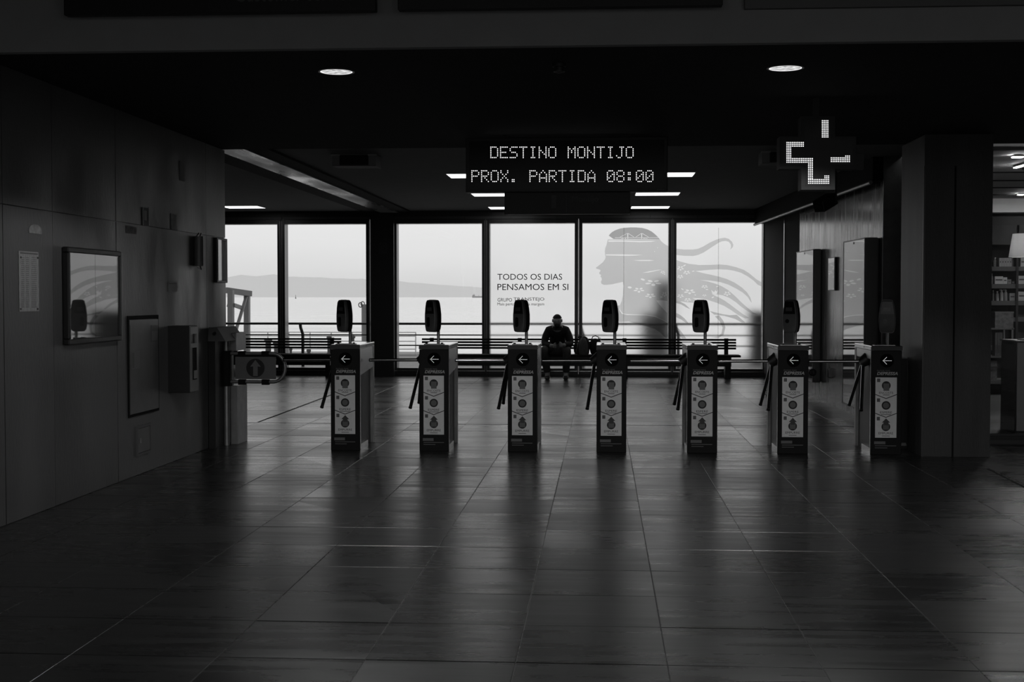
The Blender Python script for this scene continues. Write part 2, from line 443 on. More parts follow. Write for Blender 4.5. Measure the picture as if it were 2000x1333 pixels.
B((2.865, 12.132, 0), (2.88, 12.15, 2.6)).build('corner_strip', DARKM, parent=pillar)
B((3.135, 12.134, 0), (3.15, 12.141, 2.6)).build('joint_strip', BLACKM, parent=pillar)
struct('wall_shop_side', B((3.33, 13.05, 0), (3.47, 21.2, 3.0)), M('dark_plaster', .025, .8))
struct('wall_front_right', B((8.0, -2, 0), (8.2, 21.4, 3.6)), CONC)
# unseen entrance portal behind the camera, added and widened for front fill; paving beyond
YE = -2.0
FRMX = M('fill_portal_metal', .035, .4)
ent = struct('wall_fill_entrance', MB().box((-9.2, YE-.3, 3.2), (8.2, YE, 3.7)).box((-9.3, YE-.3, 0), (-8.6, YE, 3.2)).box((7.6, YE-.3, 0), (8.2, YE, 3.2)), CONC)
for xx in (-5.9, -3.2, -.5, 2.2, 4.9): B((xx-.05, YE-.2, 0), (xx+.05, YE-.08, 3.2)).build('fill_portal_post', FRMX, parent=ent)
struct('ground', B((-400, -400, -.6), (400, YE, -.03)), M('outdoor_paving', .22, .8, noise=.2))

# ---- rear window wall
YW = 24.0
zg0, zg1 = Z(719, YW), Z(437, YW)
FRM = M('window_frame_metal', .035, .32, spec=.5, noise=.1)
struct('trim_4', MB().box((-9.2, 23.86, zg1+.09), (3.3, 24.2, ZR)), DARKM)
mbs = MB()
xa = -9.1
while xa < 2.8:
    xb = min(xa + .83, 2.9); mbs.box((xa+.006, 23.845, Z(428.5, YW)), (xb-.006, 23.87, Z(423.5, YW))); xa += .83
struct('trim_5', mbs, M('rail_grey', .09, .4))
struct('baseboard_back', MB().box((-9.2, 23.84, 0), (3.3, 24.2, zg0-.1)), DARKM)
def column(a, b):
    o = struct('wall_column', B((a, 23.72, 0), (b, 24.28, ZR)), DARKM)
    for xx in (a + .02, b - .035): B((xx, 23.712, .02), (xx+.015, 23.722, ZR-.05)).build('corner_strip', FRM, parent=o)
    return o
cL = column(X(724, 23.72), X(769, 23.72)); column(X(1499, 23.72), X(1499, 23.72)+.34)
edges = [X(778-8, YW), X(950, YW), X(1130, YW), X(1312.5, YW), X(1496, YW)]
spans = [(edges[i], edges[i+1]) for i in range(4)]
spans = [(X(553, YW), X(725, YW)), (X(553, YW)-1.64, X(553, YW)), (X(553, YW)-3.28, X(553, YW)-1.64)] + spans
WIN = []
for k, (a, b) in enumerate(spans):
    fw = .068
    w = struct('window_%d' % (k+1), MB().box((a+.004, 23.86, zg0-.1), (a+fw, 24.12, zg1+.09)).box((b-fw, 23.86, zg0-.1), (b-.004, 24.12, zg1+.09))
               .box((a+fw, 23.88, zg1), (b-fw, 24.12, zg1+.09)).box((a+fw, 23.88, zg0-.1), (b-fw, 24.12, zg0)), FRM)
    for xx in (a+.012, b-.024): B((xx, 23.852, zg0-.06), (xx+.012, 23.862, zg1+.05)).build('glazing_bead', STEELD, parent=w)
    B((a+.02, 23.85, zg0-.055), (b-.02, 23.862, zg0-.043)).build('glazing_bead', CHROME, parent=w)
    B((a+fw, 23.99, zg0), (b-fw, 24.0, zg1)).build('pane', GLASS, parent=w)
    WIN.append((a+fw, b-fw))

# ---- outside: deck, water, hills
DECK = M('deck_planks', .10, .6, noise=.3, nscale=3, stretch=(.3, 6, 1))
deck = struct('deck', B((-30, 24.2, -.5), (30, 33.2, -.07)), M('deck_base', .05, .8))
for k in range(22):
    y0 = 24.25 + k*.4; B((-24, y0+.006, -.07), (14, y0+.394, -.05)).build('plank', DECK, parent=deck)
def water_mat():
    m = bpy.data.materials.new('river_water'); m.use_nodes = True; nt = m.node_tree; b = nt.nodes['Principled BSDF']
    b.inputs['Base Color'].default_value = (.70, .70, .70, 1); b.inputs['Roughness'].default_value = .08; b.inputs['IOR'].default_value = 1.33
    g = nt.nodes.new('ShaderNodeNewGeometry'); bumps = None
    for sc_, di, st in ((.35, .6, (.35, 1, 1)), (.05, 2.4, (.4, 1, 1))):
        mp = nt.nodes.new('ShaderNodeMapping'); mp.inputs['Scale'].default_value = st; nt.links.new(g.outputs['Position'], mp.inputs[0])
        n = nt.nodes.new('ShaderNodeTexNoise'); n.inputs['Scale'].default_value = sc_; n.inputs['Detail'].default_value = 5; nt.links.new(mp.outputs[0], n.inputs['Vector'])
        bp = nt.nodes.new('ShaderNodeBump'); bp.inputs['Strength'].default_value = .9; bp.inputs['Distance'].default_value = di
        nt.links.new(n.outputs[0], bp.inputs['Height'])
        if bumps: nt.links.new(bumps.outputs[0], bp.inputs['Normal'])
        bumps = bp
    nt.links.new(bumps.outputs[0], b.inputs['Normal']); return m
mb = MB(); rows_y = [33.0, 60, 150, 500, 2000, 8000, 25000]
for k in range(6):
    mb.add([(-12000, rows_y[k], -2.2), (12000, rows_y[k], -2.2), (12000, rows_y[k+1], -2.2), (-12000, rows_y[k+1], -2.2)], [(0, 1, 2, 3)])
tag(mb.build('river', water_mat()), 'wide grey rippled river seen through the windows', 'water', kind='stuff')
HAZY = M('haze_pale_hillside', .60, 1.0, spec=0.0)  # distant haze put into the pale base colour of the hills
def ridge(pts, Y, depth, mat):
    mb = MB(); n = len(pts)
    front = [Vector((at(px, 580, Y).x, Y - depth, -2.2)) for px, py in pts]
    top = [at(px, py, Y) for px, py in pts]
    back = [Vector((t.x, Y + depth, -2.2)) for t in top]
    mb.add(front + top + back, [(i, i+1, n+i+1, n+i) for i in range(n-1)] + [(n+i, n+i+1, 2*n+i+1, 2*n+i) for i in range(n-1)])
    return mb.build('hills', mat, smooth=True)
random.seed(3)
def jag(a, b, ya, yb, n=14, amp=1.5):
    return [(a+(b-a)*i/n, ya+(yb-ya)*i/n + random.uniform(-amp, amp)) for i in range(n)]
pr = jag(200, 445, 552, 543, 10) + [(445, 542), (470, 537), (500, 540), (535, 536), (550, 539)] + jag(560, 720, 540, 546, 12, .8) + jag(720, 1000, 546, 566, 14, .8) + jag(1000, 1700, 566, 573, 20, .6)
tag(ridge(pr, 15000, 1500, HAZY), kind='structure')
pr = jag(200, 700, 566, 570, 16, 1.2) + jag(700, 1000, 572, 570, 14, 1.0) + jag(1000, 1700, 570, 575, 20, .8)
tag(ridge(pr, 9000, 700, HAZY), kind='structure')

# ================================================================== TURNSTILES
TXS = [-2.382, -1.550, -.727, .092, .922, 1.742, 2.578]
TYF = 12.25; TH = .99; TW = .274; TDP = .80
FRONTB = M('front_black_vinyl', .007, .6, spec=.25, noise=.1)
STICK = M('sticker_print', .72, .6, noise=.06, nscale=14)
BADGE = M('badge_print', .10, .6)
ICON = M('pictogram_black', .012, .6)
ICONG = M('pictogram_grey', .13, .6)
HEADG = M('reader_grey_plastic', .10, .5)
def tz(py): return 1.435 - (py - 580) / 210.5      # heights read off the leftmost machine
def disc(mb, cx, cz, r, y0, y1, n=24):
    return mb.prism([(cx + r*math.cos(2*math.pi*i/n), 0, cz + r*math.sin(2*math.pi*i/n)) for i in range(n)], (0, y0, 0), (0, y1, 0))
def make_turnstile():
    t = thing('turnstile', 'x', 'turnstile', (0, 0, 0), group='row of seven tripod turnstiles')
    w = TW/2
    # core
    mb = MB(); mb.box((-w+.028, .018, .0), (w-.028, TDP-.05, .945)); mb.build('body', BLACK, t)
    fp = B((-w, 0, 0), (w, .02, .946)).build('front_panel', FRONTB, t, bevel=.004)
    lid = B((-w-.002, -.003, .948), (w+.002, TDP, TH)).build('lid', M('lid_steel', .88, .13, metal=1.0), t, bevel=.006)
    B((-w-.003, -.0055, .9485), (w+.003, -.003, TH-.004)).build('lid_front', M('lid_front_grey', .045, .6), lid)
    mb = MB(); mb.cyl((-w-.003, .33, .968), (-w+.004, .33, .968), .009, n=12); mb.build('lock', BLACK, lid)
    mb = MB(); mb.cyl((w-.004, .33, .968), (w+.003, .33, .968), .009, n=12); mb.build('lock', BLACK, lid)
    # steel edges and side sheets
    for sx in (-1, 1):
        a, b = sorted((sx*w, sx*(w-.03)))
        B((a, .02, 0), (b, .045, .946)).build('edge_strip', STEEL, t)
        B((a, TDP-.075, 0), (b, TDP, .946)).build('rear_post', STEELD, t)
        a, b = sorted((sx*(w-.003), sx*(w-.03)))
        if sx > 0:
            MB().hexa([(a, .045, .70), (b, .045, .70), (b, TDP-.075, .745), (a, TDP-.075, .745), (a, .045, .946), (b, .045, .946), (b, TDP-.075, .946), (a, TDP-.075, .946)]).build('side_sheet', STEEL, t)
        else:
            B((a, .045, .868), (b, TDP-.075, .946)).build('side_sheet', STEEL, t)
        B((a, .02, 0), (b, .44, .055)).build('kick_strip', STEEL, t)
    B((-w+.03, TDP-.05, 0), (w-.03, TDP-.002, .946)).build('rear_panel', STEELD, t)
    # mounting plate, pole
    mp = B((-.10, .045, TH), (.085, .135, TH+.006)).build('mounting_plate', STEELD, t)
    for xx in (-.08, .065): MB().cyl((xx, .09, TH+.006), (xx, .09, TH+.017), .012, n=8).build('bolt', BLACK, mp)
    MB().cyl((.03, .10, TH+.004), (.03, .10, 1.17), .0145, n=14).build('pole', STEELD, t, smooth=True)
    # front graphics
    y = -.0012
    B((-.098, y, tz(849.5)), (.093, .001, tz(734))).build('instruction_sticker', STICK, t, bevel=.004)
    st = [c for c in t.children if c.name.startswith('instruction_sticker')][0]
    for py in (770.5, 806.5):
        mb = MB()
        z = tz(py); h = .0035; q = .0185; c0 = -.0025
        mb.prism([(c0-.0955, 0, z+q-h), (c0, 0, z-q-h), (c0+.0955, 0, z+q-h), (c0+.0955, 0, z+q+h), (c0, 0, z-q+h), (c0-.0955, 0, z+q+h)], (0, y-.0008, 0), (0, y, 0))
        mb.build('chevron_line', ICON, st)
    for py in (739.5, 777.5, 813):
        B((-.084, y-.0008, tz(py)-.016), (-.056, y, tz(py)+.016)).build('number_badge', BADGE, st)
    for n_, py in (('1', 739.5), ('2', 777.5), ('3', 813)):
        add_text(MB(), n_, (-.074, y-.0012, tz(py)-.009), (.008, 0, 0), (0, 0, .018)).build('number', ICONG, st)
    disc(MB(), -.002, tz(749.5), .0395, y-.0008, y).build('pictogram', ICON, st)
    B((-.027, y-.0014, tz(759.5)), (.025, y-.0006, tz(745.5))).build('pictogram_card', ICONG, st)
    disc(MB(), -.002, tz(787.5), .0395, y-.0008, y).build('pictogram', ICON, st)
    disc(MB(), -.002, tz(787.5), .027, y-.0014, y-.0006).build('pictogram_dial', ICONG, st)
    disc(MB(), -.002, tz(828.5), .0395, y-.0008, y).build('pictogram', ICON, st)
    B((-.027, y-.0014, tz(834)), (.025, y-.0006, tz(822))).build('pictogram_card', ICONG, st)
    za, zb_ = tz(823), tz(814)
    MB().prism([(-.022, 0, za-.012), (.020, 0, za-.012), (.020, 0, za+.012), (.036, 0, za+.012), (-.001, 0, zb_+.008), (-.038, 0, za+.012), (-.022, 0, za+.012)], (0, y-.0016, 0), (0, y-.0006, 0)).build('pictogram_arrow', M('pictogram_mid', .05, .6), st)
    for s_, py, ww, hh in (('ENCOSTE', 765.5, .126, .020), ('ESPERE', 803, .106, .020), ('EMPURRE', 843, .130, .020)):
        add_text(MB(), s_, (-.002-ww/2, y-.001, tz(py)), (ww, 0, 0), (0, 0, hh)).build('lettering', ICON, st)
    for s_, py, ww, hh in (('', 768.5, .06, .010), ('', 806, .09, .010), ('', 847, .07, .010)):
        B((-.002-ww/2, y-.0008, tz(py)+.002), (-.002+ww/2, y, tz(py)+hh-.003)).build('caption_line', BADGE, st)
    LT = GREYTX; LTD = M('dim_print', .14, .6)
    add_text(MB(), 'PASSAR MAIS', (-.085, -.0012, tz(722.6)), (.115, 0, 0), (0, 0, .014)).build('lettering', LTD, fp)
    add_text(MB(), 'DEPRESSA', (-.086, -.0012, tz(729.5)), (.186, 0, 0), (0, 0, .029), bold=.03, shear=.25).build('lettering', LT, fp)
    mb = B((-.105, -.0008, tz(862)), (-.005, .0, tz(856.5)))
    mb.build('caption_block', LTD, fp)
    B((-.098, -.0008, tz(866)+.002), (.092, 0, tz(866)+.008)).build('caption_line', LTD, fp)
    B((-.098, -.0008, tz(870)+.002), (.012, 0, tz(870)+.008)).build('caption_line', LTD, fp)
    # arrow indicator
    ad = disc(MB(), .002, tz(702), .062, -.0022, .001, 28).build('arrow_indicator', M('indicator_lens', .003, .8, spec=.05), t, smooth=True)
    mb = MB(); ac = (-.032, tz(702))
    for i in range(8): disc(mb, ac[0] + i*.0104, ac[1], .0022, -.0036, -.002, 8)
    for i in range(1, 5):
        for s_ in (-1, 1): disc(mb, ac[0] + i*.0075, ac[1] + s_*i*.0075, .0022, -.0036, -.002, 8)
    tag(mb.build('arrow_led', glow('arrow_leds', 1.4), ad), 'lit arrow of white dots pointing left')
    # tripod: hub on the left flank, one arm level, two hanging
    hub = Vector((-w-.015, .30, .835))
    mb = MB(); mb.cyl((-w+.03, .30, .862), (-w-.045, .30, .815), .062, .045, 18); mb.build('hub', BLACK, t, smooth=True)
    for tip in (Vector((-w-.515, .30, .832)), Vector((-w-.085, .005, .405)), Vector((-w-.085, .60, .405))):
        d = (tip - hub).normalized()
        mb = MB(); mb.cyl(hub + d*.03, tip, .0155, n=14); arm = mb.build('arm', CHROME, t, smooth=True)
        MB().cyl(tip - d*.004, tip + d*.006, .017, n=14).build('end_cap', BLACK, arm, smooth=True)
    return t
def head_rings(depth_pts):
    prof = [(.0, .046), (.012, .060), (.05, .069), (.11, .0725), (.165, .0715), (.225, .063), (.275, .052), (.292, .046), (.298, .036)]
    rings = []
    for dy, s in depth_pts:
        L = [(-hw*s, dy, .149 + (z-.149)*s) for z, hw in prof]; R = [(hw*s, dy, .149 + (z-.149)*s) for z, hw in prof]
        rings.append([Vector(p) for p in L + R[::-1]])
    return rings
def make_reader(t, theta, model):
    base = Matrix.Translation((.022, .095, 1.108)) @ Matrix.Rotation(-theta, 4, 'Z') @ Matrix.Translation((0, -.055, 0))
    mb = MB().loft(head_rings([(-.045, .90), (-.038, .985), (-.012, 1.0)])).xf(base)
    h = mb.build('card_reader', HEADG, t, smooth=True)
    MB().loft(head_rings([(-.0105, 1.0), (.0, 1.0), (.030, .99), (.044, .90)])).xf(base).build('rear_shell', M('reader_black_plastic', .008, .5), h, smooth=True)
    MB().loft([[Vector((a*1.012, d, .149+(z-.149)*1.01)) for a, d, z in [(p.x, q, p.z) for p in head_rings([(0, 1)])[0]]] for q in (-.014, -.006)]).xf(base).build('seam', STEELD if model else BLACK, h)
    MB().loft([[Vector((x, d, z)) for x, z in ((-.060, .170), (.060, .170), (.055, .225), (.046, .272), (.040, .283), (-.040, .283), (-.046, .272), (-.055, .225))] for d in (-.0475, -.044)]).xf(base).build('display_bezel', M('bezel_black', .006, .3), h)
    MB().box((-.034, -.0490, .196), (.030, -.047, .229)).xf(base).build('screen', M('lcd_grey', .085, .3), h)
    if model == 0:
        mb = MB(); pts = []
        for i in range(20):
            a = 2*math.pi*i/20; pts.append((-.016 + .0195*math.cos(a), 0, .093 + .0195*math.sin(a) + (.026 if math.sin(a) > 0 else -.026)))
        mb.prism(pts, (0, -.0485, 0), (0, -.044, 0)).xf(base).build('reader_pad', M('pad_black', .008, .35), h)
    else:
        disc(MB(), -.018, .105, .0185, -.0485, -.044, 20).xf(base).build('reader_button', M('pad_black', .008, .35), h)
labels_t = ['leftmost turnstile, next to the swing gate, its steel right flank in view',
            'second turnstile from the swing gate, steel right flank and white lid in view',
            'third turnstile from the left, the one just left of the seated man',
            'middle turnstile of the seven, seen squarely from the front beside the backpack',
            'fifth turnstile from the left, in front of the bench end and the hair ornament',
            'sixth turnstile from the left, just before the concrete wall, round button on its reader',
            'rightmost turnstile, next to the dark pillar, two hanging arms and round reader button']
proto = make_turnstile()
roots = [proto] + [copy_tree(proto) for _ in range(6)]
for i, r in enumerate(roots):
    r.location = (TXS[i], TYF, 0); r['label'] = labels_t[i]
    make_reader(r, math.radians([40, 40, 40, 40, 39, 37, 13][i]), 0 if i < 5 else 1)

# ================================================================== SWING GATE on the left
gx = X(443, 12.62); GY = 12.62
g = thing('swing_gate', 'swing gate with looped steel tube and arrow panel on a steel post', 'gate', (gx, GY, 0))
xw = LX(12.6) + .012 - gx
cab = MB().box((xw, -.30, 0), (X(437, GY)-gx, .33, Z(664, 12.4))).build('cabinet', BLACK, g)
za, zb_ = Z(664, 12.35), Z(641, 12.35)
xb_ = X(458, GY)-gx
MB().hexa([(xw, -.32, za-.02), (xb_, -.32, za-.02), (xb_, .35, za-.02), (xw, .35, za-.02), (xw, -.28, zb_), (xw+.08, -.28, zb_), (xw+.08, .35, zb_), (xw, .35, zb_)]).build('sloped_lid', GREYP, g)
MB().cyl((xw+.06, -.315, za+.05), (xw+.06, -.28, za+.055), .016, n=14).build('lock', BLACK, g)
B((X(446, GY)-gx, .05, 0), (X(460, GY)-gx, .40, Z(757, GY))).build('lower_housing', STEELD, g, bevel=.004)
B((X(445, GY)-gx, .05, Z(688, GY)), (X(458, GY)-gx, .40, Z(652, GY))).build('upper_housing', STEELD, g, bevel=.004)
px0 = X(441, GY)-gx
MB().cyl((px0, 0, 0), (px0, 0, Z(652, GY)), .030, n=18).build('post', STEELD, g, smooth=True)
sl = MB().cyl((px0, 0, Z(757, GY)), (px0, 0, Z(687, GY)), .045, n=18).box((px0-.05, -.02, Z(757, GY)), (px0+.045, .03, Z(687, GY))).build('hinge_sleeve', BLACKM, g, smooth=True)
zt_, zl_ = Z(692.5, GY), Z(748.5, GY); rr = (zt_-zl_)/2; xe = X(533, GY)-gx
path = [(px0+.03, 0, zt_), (xe*.5, 0, zt_)] + [(xe + rr*.85*math.sin(a), 0, (zt_+zl_)/2 + rr*math.cos(a)) for a in [math.pi*i/12 for i in range(13)]] + [(xe*.5, 0, zl_), (px0+.03, 0, zl_)]
MB().tube(path, .0165, 12).build('loop_tube', STEELD, g, smooth=True)
pa, pb, pc, pd = X(459, GY)-gx, X(538, GY)-gx, Z(743, GY), Z(699, GY)
pan = B((pa, -.008, pc), (pb, .008, pd)).build('arrow_panel', M('panel_grey', .13, .5), g)
cx_, cz_ = (pa+pb)/2, (pc+pd)/2; R_ = X(516.5, GY)-X(498.5, GY)
disc(MB(), cx_, cz_, R_, -.0095, -.0075, 32).build('arrow_disc', BLACK, pan)
MB().prism([(cx_-.022, 0, cz_-.078), (cx_+.022, 0, cz_-.078), (cx_+.022, 0, cz_+.015), (cx_+.052, 0, cz_+.012), (cx_, 0, cz_+.078), (cx_-.052, 0, cz_+.012), (cx_-.022, 0, cz_+.015)], (0, -.011, 0), (0, -.0093, 0)).build('up_arrow', M('panel_arrow', .16, .5), pan)
for xx in (472, 518):
    for pz in (zt_, zl_):
        xc = X(xx, GY)-gx; B((xc-.036, -.024, pz-.028), (xc+.036, .024, pz+.024)).build('clamp', BLACKM, g, bevel=.004)

# ================================================================== LEFT WALL FITTINGS
def wall_thing(name, label, cat, px, py, group=None):
    p = lw(px, py); return thing(name, label, cat, (p.x, p.y, p.z), group=group)
def lrect(mb, pa, pb, d0, d1):
    a, b = lw(*pa), lw(*pb); return lbox(mb, min(a.y, b.y), max(a.y, b.y), min(a.z, b.z), max(a.z, b.z), d0, d1)
def single(mb, name, mat, label, cat, **k):
    c = sum(mb.v, Vector()) / len(mb.v); c.z = min(p.z for p in mb.v)
    return tag(mb.build(name, mat, loc=c, **k), label, cat)
# timetable sheet
t = wall_thing('timetable_sheet', 'tall narrow white timetable sheet taped to the left wall', 'notice', 55, 549)
lrect(MB(), (35, 490), (75, 608), .002, .005).build('sheet', M('sheet_print', .30, .6, noise=.3, nscale=30, stretch=(1, 6, 1)), t, world=True)
lrect(MB(), (38, 493), (72, 498), .005, .006).build('heading_bar', BADGE, t, world=True)
mb = MB()
for i in range(26):
    for a, b in ((40, 46), (49, 55), (60, 70)):
        yy = 503 + i*3.85; lrect(mb, (a, yy), (b, yy+1.3), .005, .0056)
mb.build('printed_rows', BADGE, t, world=True)
for a, b in ((38, 501), (38, 602), (71, 502), (71, 602)): lrect(MB(), (a, b), (a+2.5, b+4), .005, .0065).build('tape', BLACK, t, world=True)
# rounded label above it
a, b = lw(55, 437), lw(80, 458); ya, yb = a.y, b.y; zt, zl = a.z, b.z; rr = (yb-ya)/2
pts = [LP(ya, zl), LP(yb, zl)] + [LP((ya+yb)/2 + rr*math.cos(q), zl + (zt-zl)*(.35 + .65*math.sin(q))) for q in [math.pi*i/10 for i in range(11)]]
single(MB().prism(pts, LN*.001, LN*.006), 'wall_label', M('label_print', .22, .6, noise=.3, nscale=25), 'small round-topped pale label high on the left wall above the timetable sheet', 'label')
# poster case
a, b = lwd(134, 482, .05), lwd(238, 664, .05); Y0, Y1, z0, z1 = a.y, b.y, (b.z + lwd(134, 674, .05).z)/2, (a.z + lwd(238, 494, .05).z)/2
t = thing('poster_case', 'wall poster case with deep black frame and reflecting glass', 'display case', (LX(Y0), (Y0+Y1)/2, z0))
lbox(MB(), Y0, Y1, z0, z1, .0, .028).build('case_back', BLACK, t, world=True)
fr = .035
for (p0, p1, q0, q1) in ((Y0-.005, Y1+.005, z1-fr, z1+.005), (Y0-.005, Y1+.005, z0-.005, z0+fr), (Y0-.005, Y0+fr, z0+fr, z1-fr), (Y1-fr, Y1+.005, z0+fr, z1-fr)):
    lbox(MB(), p0, p1, q0, q1, .004, .05).build('frame_bar', BLACK, t, world=True, bevel=.008)
po = lbox(MB(), Y0+fr, Y1-fr, z0+fr, z1-fr, .029, .032).build('poster', M('poster_dark', .035, .5, noise=.5, nscale=3), t, world=True)
lbox(MB(), Y0+fr, Y1-fr, z0+fr, z1-fr, .038, .042).build('glass', glass_mat('case_glass', .09, .95), t, world=True)
lbox(MB(), Y1+.005, Y1+.012, z0, z1, .03, .052).build('frame_edge', STEELD, t, world=True)
# small frames and labels
def plate(name, pa, pb, label, cat, mat, border=None, inner=None):
    c = lw((pa[0]+pb[0])/2, pb[1]); t = thing(name, label, cat, (c.x, c.y, c.z))
    lrect(MB(), pa, pb, .001, .006).build('plate', mat, t, world=True)
    if border:
        for q in (((pa[0], pa[1]), (pb[0], pa[1]+2)), ((pa[0], pb[1]-2), (pb[0], pb[1])), ((pa[0], pa[1]), (pa[0]+1.6, pb[1])), ((pb[0]-1.6, pa[1]), (pb[0], pb[1]))):
            lrect(MB(), q[0], q[1], .006, .009).build('border', border, t, world=True)
    if inner: lrect(MB(), inner[0], inner[1], .006, .0075).build('print', GREYTX if border else BADGE, t, world=True)
    return t
plate('notice_plate', (277, 405), (290, 441), 'small dark notice plate with pale border high on the left wall', 'notice', BADGE, GREYTX, ((280, 411), (285, 431)))
plate('notice_plate', (333, 417), (344, 450), 'small plain grey notice plate above the tube-shaped wall fitting', 'notice', M('plate_grey', .16, .6, noise=.2, nscale=30), None, ((335, 420), (342, 422)))
plate('opening_notice', (328, 551), (345, 570), 'small white square sticker with dark lettering above the wall box', 'sticker', M('sticker_white', .32, .6), None, ((329, 553), (344, 555)))
plate('cable_cover', (350, 314), (360, 355), 'narrow grey strip cover near the top of the left wall', 'cover', M('strip_grey', .13, .6))
# tube fitting in clips
a, b = lw(381, 462), lw(381, 520)
t = thing('tube_fitting', 'pale upright tube fitting in bright clips on the left wall', 'fitting', (b.x, b.y, b.z))
MB().cyl(LP(a.y, b.z, .035), LP(a.y, a.z, .035), .045, n=16).build('tube', M('tube_plastic', .16, .35), t, world=True, smooth=True)
for zz, dz in ((a.z, .03), (b.z, -.03)):
    for s_ in (-1, 1): MB().cyl(LP(a.y+s_*.052, zz, .03), LP(a.y+s_*.03, zz+dz, .045), .006, n=8).build('clip', CHROME, t, world=True)
# scraped sticker residue
single(lrect(MB(), (245, 441), (266, 458), .001, .003), 'sticker_residue', M('residue', .11, .6, noise=.4, nscale=30), 'faint square sticker residue beside the small bordered notice plate', 'sticker')
# narrow framed picture at the wall end
a, b = lw(418, 464), lw(439, 553)
t = thing('narrow_frame', 'narrow upright glazed frame at the far end of the left wall', 'frame', (a.x, a.y, b.z))
lbox(MB(), a.y, b.y, b.z, a.z, 0, .03).build('frame', BLACK, t, world=True, bevel=.005)
lbox(MB(), a.y+.03, b.y-.05, b.z+.03, a.z-.03, .03, .032).build('picture', M('frame_picture', .10, .35, noise=.3, nscale=8), t, world=True)
lbox(MB(), a.y+.02, b.y-.04, b.z+.02, a.z-.02, .034, .037).build('glass', glass_mat('case_glass'), t, world=True)
# recessed electrical door
a, b = lw(249, 625), lw(307, 797); Y0, Y1, z1, z0 = a.y, b.y, a.z, .50
t = thing('electrical_cabinet', 'flush metal cabinet door with warning stickers in the left wall', 'cabinet', (LX(Y0), (Y0+Y1)/2, z0))
for (p0, p1, q0, q1) in ((Y0-.02, Y1+.02, z1, z1+.03), (Y0-.02, Y1+.02, z0-.02, z0), (Y0-.02, Y0, z0, z1), (Y1, Y1+.02, z0, z1)):
    lbox(MB(), p0, p1, q0, q1, .0035, .012).build('door_surround', BLACKM, t, world=True)
dr = lbox(MB(), Y0+.004, Y1-.004, z0+.004, z1-.004, .004, .016).build('door', M('cabinet_paint', .075, .4, noise=.2), t, world=True)
def onl(Ya, Yb, za, zb_, d0, d1): return lbox(MB(), Ya, Yb, za, zb_, d0, d1)
s1 = lw(291, 640); onl(s1.y, Y1-.02, 1.06, 1.20, .016, .018).build('sticker', BADGE, dr, world=True)
onl(s1.y+.012, Y1-.035, 1.075, 1.15, .018, .019).build('sticker_print', M('dim_print2', .15, .6), dr, world=True)
onl(Y0+.03, Y0+.22, .86, 1.00, .016, .018).build('sticker', M('dim_print2', .15, .6), dr, world=True)
onl(Y0+.05, Y0+.09, .87, .99, .018, .019).build('sticker_print', BADGE, dr, world=True)
onl(Y0+.01, Y0+.05, 1.07, 1.21, .016, .019).build('handle', M('dim_print2', .15, .6), dr, world=True)
# protruding box
pn = lw(388, 638); Y1 = pn.y; Y0b = 11.30
d_ = .34
t = thing('wall_box', 'deep black metal box projecting from the left wall, steel face with slot', 'dispenser', (LX(Y0b), Y0b, .52))
YB0 = lw(328, 700).y; YB1 = max(lwd(388, 700, .2).y, YB0+.15); za, zb_ = Z(768, YB0, 330), Z(637, YB0, 330)
onl(YB0, YB1, za, zb_, 0, .19).build('case', BLACK, t, world=True, bevel=.004)
fc = onl(YB0+.005, YB1-.005, za+.01, zb_-.01, .19, .20).build('face_plate', M('box_face', .16, .4), t, world=True)
onl(YB0+.07, YB0+.13, zb_-.15, zb_-.07, .20, .212).build('lock', BLACK, fc, world=True)
onl(YB0+.055, YB0+.15, za+.11, zb_-.19, .20, .206).build('slot', BLACKM, fc, world=True)
onl(YB0+.065, YB0+.145, za+.12, za+.19, .206, .212).build('tray', STEELD, fc, world=True)
# hatch
a, b = lw(267, 838), lw(291, 884); Y0, Y1, z1, z0 = a.y, b.y, a.z, b.z+.02
t = thing('wall_hatch', 'small square access hatch low on the left wall', 'hatch', (LX(Y0), (Y0+Y1)/2, z0))
for (p0, p1, q0, q1) in ((Y0-.025, Y1+.025, z1, z1+.02), (Y0-.025, Y1+.025, z0-.02, z0), (Y0-.025, Y0, z0, z1), (Y1, Y1+.025, z0, z1)):
    onl(p0, p1, q0, q1, 0, .014).build('hatch_frame', BADGE, t, world=True)
dr = onl(Y0+.004, Y1-.004, z0+.004, z1-.004, .0, .010).build('hatch_door', M('cabinet_paint', .075), t, world=True)
onl(Y0+.04, Y0+.06, (z0+z1)/2-.02, (z0+z1)/2+.02, .010, .016).build('latch', STEELD, dr, world=True)

# ================================================================== OVERHEAD SIGNS AND LAMPS
FONT = {
 'D': '11110 10001 10001 10001 10001 10001 11110', 'E': '11111 10000 10000 11110 10000 10000 11111', 'S': '01111 10000 10000 01110 00001 00001 11110',
 'T': '11111 00100 00100 00100 00100 00100 00100', 'I': '01110 00100 00100 00100 00100 00100 01110', 'N': '10001 10001 11001 10101 10011 10001 10001',
 'O': '01110 10001 10001 10001 10001 10001 01110', 'M': '10001 11011 10101 10101 10001 10001 10001', 'J': '00111 00010 00010 00010 00010 10010 01100',
 'P': '11110 10001 10001 11110 10000 10000 10000', 'R': '11110 10001 10001 11110 10100 10010 10001', 'X': '10001 10001 01010 00100 01010 10001 10001',
 '.': '00000 00000 00000 00000 00000 01100 01100', 'A': '00100 01010 10001 10001 11111 10001 10001', '0': '01110 10001 10011 10101 11001 10001 01110',
 '8': '01110 10001 10001 01110 10001 10001 01110', ':': '00000 01100 01100 00000 01100 01100 00000', ' ': '00000 ' * 7}
